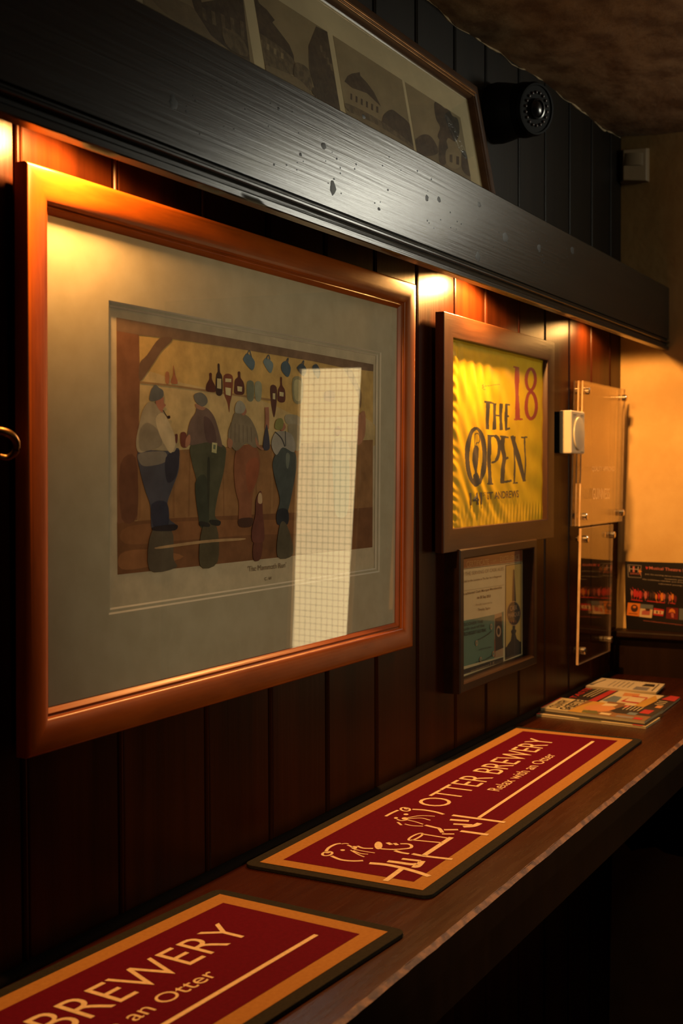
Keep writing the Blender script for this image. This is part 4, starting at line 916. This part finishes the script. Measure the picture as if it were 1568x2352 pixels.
mb = MB(); qm = [mat('leaflet_grey', (.38, .30, .24), .5), mat('leaflet_orange', (.72, .20, .02), .5), mat('leaflet_red', (.50, .02, .02), .5), mat('leaflet_pink', (.50, .12, .09), .5), mat('leaflet_cream', (.72, .5, .28), .5), mat('leaflet_dark', (.06, .02, .012), .5), mat('leaflet_blue', (.13, .14, .15), .5), mat('leaflet_maroon', (.16, .008, .008), .5)]
QV = lambda x, y: QP(1400 + x / 9.333, 1260 + y / 9.333)
def zq(v): return .0009 + bow(max(0, min(1, v / ph_)))
def qpoly(pts, m, dz=0):
    p_ = [QV(*t) for t in pts]; b0_ = len(mb.v); mb.poly(p_, 0, m)
    for i in range(b0_, len(mb.v)): x, y, _ = mb.v[i]; mb.v[i] = (x, y, zq(y) + dz)
def qtext(body, x0, y0, x1, y1, h, m, wt=0):
    b0_ = len(mb.v); put_text(mb, body, QV(x0, y0), QV(x1, y1), QV(x1, y1 - h), QV(x0, y0 - h), 0, m, wt)
    for i in range(b0_, len(mb.v)): x, y, _ = mb.v[i]; mb.v[i] = (x, y, zq(y) + .0001)
for s_ in stroke([(390, 345), (675, 362), (680, 620), (405, 602)], 9, True): qpoly(s_, 0)
for x0, x1 in ((425, 425), (515, 515), (612, 612)):
    for s_ in stroke([(x0, 372 + (x0 - 425) * .06), (x1 + 4, 495 + (x0 - 425) * .06)], 16 if x0 != 515 else 40): qpoly(s_, 0 if x0 != 515 else 3)
for s_ in stroke([(425, 430), (620, 445)], 12): qpoly(s_, 0)
qpoly([(630, 470), (670, 400), (650, 460), (695, 490), (655, 500), (680, 580), (640, 510)], 1)
qtext('DANCE', 445, 545, 645, 555, 34, 3)
qtext('Musical Theatre Summer School', 850, 440, 2250, 545, 62, 3, .01); qpoly([(770, 375), (800, 395), (830, 390), (815, 425), (795, 445), (780, 420)], 2)
for k, (x0, y0, x1, txt) in enumerate(((760, 560, 1960, 'Join the exciting dance workshop for a week of'), (1185, 660, 1900, 'fantastic performance'), (715, 670, 2100, 'No auditions needed, just bring your energy and'), (1055, 765, 1960, 'talented young performers'))): qtext(txt, x0, y0, x1, y0 + (x1 - x0) * .085, 34, 0)
rn = random.Random(8)
for k in range(17):
    x = 475 + k * 58; y = 930 + k * 6 + rn.uniform(-20, 30); c = rn.choice([2, 2, 2, 3, 1, 5, 7]); s_ = rn.uniform(.8, 1.35)
    qpoly([(x, y - 40 * s_), (x + 22 * s_, y - 45 * s_), (x + 40 * s_, y), (x + 30 * s_, y + 85 * s_), (x - 5, y + 85 * s_), (x - 18 * s_, y + 10)], c, .0001 * (k % 2))
    for s2_ in stroke([(x + 5, y - 20), (x - 30 * s_, y - 80 * s_)], 7): qpoly(s2_, c, .0001)
    for s2_ in stroke([(x + 5, y + 60), (x + rn.uniform(-35, 35), y + 150)], 9): qpoly(s2_, c, .0001)
for x0, x1 in ((470, 715), (805, 1190), (1300, 1420)):
    for s_ in stroke([(x0, 1085 + (x0 - 470) * .085), (x1, 1095 + (x1 - 470) * .085)], 20): qpoly(s_, 2)
qpoly([(400, 1150), (668, 1172), (640, 1450), (370, 1420)], 1); qpoly(ellipse(538, 1272, 76, 82, 24), 5, .0001); qpoly(ellipse(540, 1245, 36, 26, 16), 1, .0002); qpoly([(415, 1375), (600, 1390), (600, 1402), (415, 1388)], 5, .0001)
qpoly([(672, 1178), (945, 1202), (905, 1485), (640, 1455)], 4); qpoly([(672, 1178), (945, 1202), (936, 1300), (662, 1270)], 6, .0001); qpoly([(700, 1330), (800, 1300), (880, 1310), (860, 1420), (690, 1410)], 3, .0002); qpoly([(770, 1275), (880, 1285), (860, 1330), (790, 1330)], 5, .0003)
qpoly([(955, 1265), (1175, 1300), (1150, 1445), (940, 1420)], 2); qpoly([(960, 1310), (1165, 1335), (1150, 1405), (950, 1385)], 4, .0001); qpoly([(1010, 1320), (1040, 1340), (1030, 1390), (1000, 1370)], 5, .0002); qpoly([(1080, 1330), (1110, 1345), (1100, 1395), (1075, 1380)], 2, .0002)
qpoly([(1225, 1250), (1480, 1270), (1465, 1520), (1210, 1490)], 7); qpoly([(1270, 1370), (1290, 1300), (1345, 1275), (1400, 1310), (1415, 1385), (1350, 1350)], 1, .0001); qpoly([(1320, 1370), (1375, 1375), (1380, 1480), (1330, 1470)], 3, .0001)
qpoly([(1500, 1275), (1900, 1300), (1900, 1560), (1490, 1520)], 6)
qtext('www.helenstheatrecompany.co.uk', 720, 1555, 1720, 1672, 34, 3, .005)
mb.build('print', qm, cd_)

# ================================================================== MAGAZINES ON THE COUNTER
def slab(name, label, cat, corners_px, zt, th, cover, art, group=None, pages=True, curl=.0):
    p_ = [onZ(*c_, zt) for c_ in corners_px]                     # left-front, right-front, right-back, left-back
    for k in range(4):
        p_[k] = Vector((min(p_[k].x, XE - .064), min(p_[k].y, -.013), zt))
    Mt = Matrix.Translation((p_[0].x, p_[0].y, zt - th))
    t_ = thing(name, label, cat, Mt, group)
    L = [Vector((q_.x - p_[0].x, q_.y - p_[0].y)) for q_ in p_]
    def bil(s_, r_): return L[0] * (1 - s_) * (1 - r_) + L[1] * s_ * (1 - r_) + L[2] * s_ * r_ + L[3] * (1 - s_) * r_
    def hz(s_, r_): return curl * (s_ ** 2) * .5 - curl * .6 * math.sin(math.pi * s_) * (1 - r_)
    n = 10
    for z0, z1, nm, m_ in ((0, .0006, 'back_cover', cover), (.0007, th - .0007, 'pages', PAGES), (th - .0006, th, 'front_cover', cover)):
        mb = MB(); e_ = .002 if nm == 'pages' else 0
        def P2(i, k, z): s_ = e_ + (1 - 2 * e_) * i / n; r_ = e_ + (1 - 2 * e_) * k / n; q_ = bil(s_, r_); return mb.pt(q_.x, q_.y, z + (hz(s_, r_) * z / th))
        A = [[P2(i, k, z0) for k in range(n + 1)] for i in range(n + 1)]; B = [[P2(i, k, z1) for k in range(n + 1)] for i in range(n + 1)]
        for i in range(n):
            for k in range(n): mb.face([A[i][k], A[i][k + 1], A[i + 1][k + 1], A[i + 1][k]]); mb.face([B[i][k], B[i + 1][k], B[i + 1][k + 1], B[i][k + 1]])
        for i in range(n):
            mb.face([A[i][0], A[i + 1][0], B[i + 1][0], B[i][0]]); mb.face([A[i + 1][n], A[i][n], B[i][n], B[i + 1][n]]); mb.face([A[0][i + 1], A[0][i], B[0][i], B[0][i + 1]]); mb.face([A[n][i], A[n][i + 1], B[n][i + 1], B[n][i]])
        if nm == 'front_cover' and art:
            z = th + .0003; start = len(mb.v)
            for kind, pts, m in art:
                z += .00005; b0_ = len(mb.v)
                if kind == 'p': mb.poly([tuple(bil(*q_)) for q_ in pts], 0, m + 1)
                else: put_text(mb, kind, *[tuple(bil(*q_)) for q_ in pts], 0, m + 1, .01)
                for i in range(b0_, len(mb.v)): x, y, _ = mb.v[i]; mb.v[i] = (x, y, z)
            if curl:
                iv = Matrix(((L[1].x, L[3].x), (L[1].y, L[3].y))).inverted()
                for i in range(start, len(mb.v)): x, y, z_ = mb.v[i]; s_, r_ = iv @ Vector((x, y)); mb.v[i] = (x, y, z_ + hz(s_, r_) + .0003)
        mb.build(nm, [m_] + (ART if nm == 'front_cover' and art else []), t_)
    return t_
PAGES = mat('magazine_pages', (.48, .38, .22), .8, (.30, .22, .12), (6, 6, 900))
ART = [mat('ink_cream', (.62, .48, .27), .5), mat('ink_ochre', (.50, .26, .04), .5), mat('ink_green', (.12, .11, .03), .5), mat('ink_black', (.02, .014, .012), .5), mat('ink_red', (.42, .02, .02), .5), mat('ink_grey', (.20, .18, .17), .5), mat('ink_brown', (.22, .10, .035), .5), mat('ink_blue', (.14, .18, .20), .5), mat('ink_orange', (.55, .22, .07), .5)]
COVER = mat('cover_cream', (.55, .42, .22), .42); COVERK = mat('cover_black', (.022, .014, .012), .42); NEWS = mat('newsprint', (.52, .42, .27), .8)
def R4(x0, y0, x1, y1): return [(x0, y0), (x1, y0), (x1, y1), (x0, y1)]
gz = [('p', R4(0, 0, .012, 1), 4), ('p', R4(.27, 0, 1, 1), 6), ('p', [(.27, 0), (.45, 0), (.40, .45), (.48, .98), (.33, 1), (.29, .5)], 1), ('p', spline([(.36, .35), (.55, .25), (.62, .6), (.50, .85), (.38, .7)], 4), 8), ('p', [(.40, .02), (.56, .05), (.50, .28), (.38, .22)], 2), ('p', [(.46, .72), (.58, .80), (.58, .98), (.46, .96)], 0),
      ('p', [(.60, .40), (.68, .30), (1, .35), (1, 1), (.66, 1)], 3), ('p', R4(.72, .02, .88, .16), 5), ('p', R4(.885, .02, .96, .16), 4), ('p', R4(.56, .06, .66, .20), 0), ('p', R4(.86, .50, .95, .82), 4), ('p', R4(.78, .28, .86, .48), 7), ('p', R4(.66, .80, .70, .98), 4)]
for k in range(5): gz.append(('p', [(.68 + .035 * k, .62), (.69 + .035 * k, .60), (.69 + .035 * k, .95), (.68 + .035 * k, .95)], 0))
gz += [('COUNTRY', [(.145, .10), (.145, .80), (.055, .80), (.055, .10)], 3), ('GAZETTE', [(.265, .06), (.265, .94), (.165, .94), (.165, .06)], 3)]
gz2 = [('p', R4(0, 0, .03, 1), 4), ('p', R4(.03, 0, .35, .3), 0), ('p', R4(.4, 0, .6, .3), 2), ('p', R4(.88, 0, .97, .3), 4)]
bk = [('p', [(.22, .02), (.30, .02), (.34, .98), (.27, .98)], 4), ('p', [(.33, .06), (.80, .06), (.84, .96), (.36, .96)], 0), ('p', [(.34, .20), (.50, .10), (.48, .55), (.38, .60)], 7), ('p', [(.46, .64), (.62, .70), (.60, .90), (.44, .88)], 8), ('p', [(.52, .28), (.74, .25), (.72, .72), (.56, .72)], 4), ('p', R4(.55, .34, .71, .66), 0), ('p', [(.70, .10), (.80, .08), (.84, .60), (.76, .92), (.72, .5)], 1),
      ('p', [(.86, .70), (1, .66), (1, .98), (.90, 1)], 4), ('p', [(.90, .14), (.96, .14), (.96, .30), (.90, .30)], 8), ('p', R4(.42, .04, .60, .18), 6)]
for k in range(3): bk.append(('p', [(.11 + .04 * k, .30), (.12 + .04 * k, .30), (.15 + .04 * k, .92), (.14 + .04 * k, .92)], 0)); bk.append(('p', [(.86, .34 + .10 * k), (.95, .34 + .10 * k), (.95, .37 + .10 * k), (.86, .37 + .10 * k)], 0))
bk.append(('TASTE', [(.075, .08), (.075, .92), (.01, .92), (.01, .08)], 4))
nw = [('p', R4(.66, .08, .86, .42), 5), ('p', [(.72, .52), (.90, .55), (.88, .82), (.74, .80)], 3), ('p', [(.03, .15), (.05, .15), (.12, .85), (.10, .85)], 3), ('p', R4(.92, .08, .935, .9), 3)]
for k in range(5): nw.append(('p', R4(.28 + .07 * k, .2, .287 + .07 * k, .8), 5))
G1 = 'magazines stacked on the counter'
lf, rf, rb, lb_ = (1226, 1625), (1480, 1656), (1522, 1631), (1284, 1602)
slab('magazine', 'cream-covered magazine at the bottom of the front pile on the counter', 'magazine', [(1231, 1640), (1483, 1669), (1516, 1648), (1280, 1620)], ZC + .0042, .0040, COVER, gz2, G1)
slab('magazine', 'thin dark magazine sandwiched in the middle of the front pile', 'magazine', [(1229, 1635), (1482, 1665), (1514, 1644), (1276, 1616)], ZC + .0060, .0016, COVERK, None, G1)
slab('magazine', 'black food magazine with red corner flash, under the white newspaper', 'magazine', [(1300, 1606), (1519, 1634), (1562, 1601), (1345.5, 1578)], ZC + .0058, .0055, COVERK, bk, G1)
slab('magazine', 'cream and gold country magazine lying on top of the front pile on the counter', 'magazine', [(1225, 1624), (1480, 1656), (1522, 1630), (1284, 1602)], ZC + .0118, .0052, COVER, gz, G1)
slab('newspaper', 'white folded newspaper lying on the black magazine at the back', 'newspaper', [(1338.5, 1575), (1506.3, 1590), (1526.3, 1571), (1369, 1556)], ZC + .0105, .0043, NEWS, nw, G1)
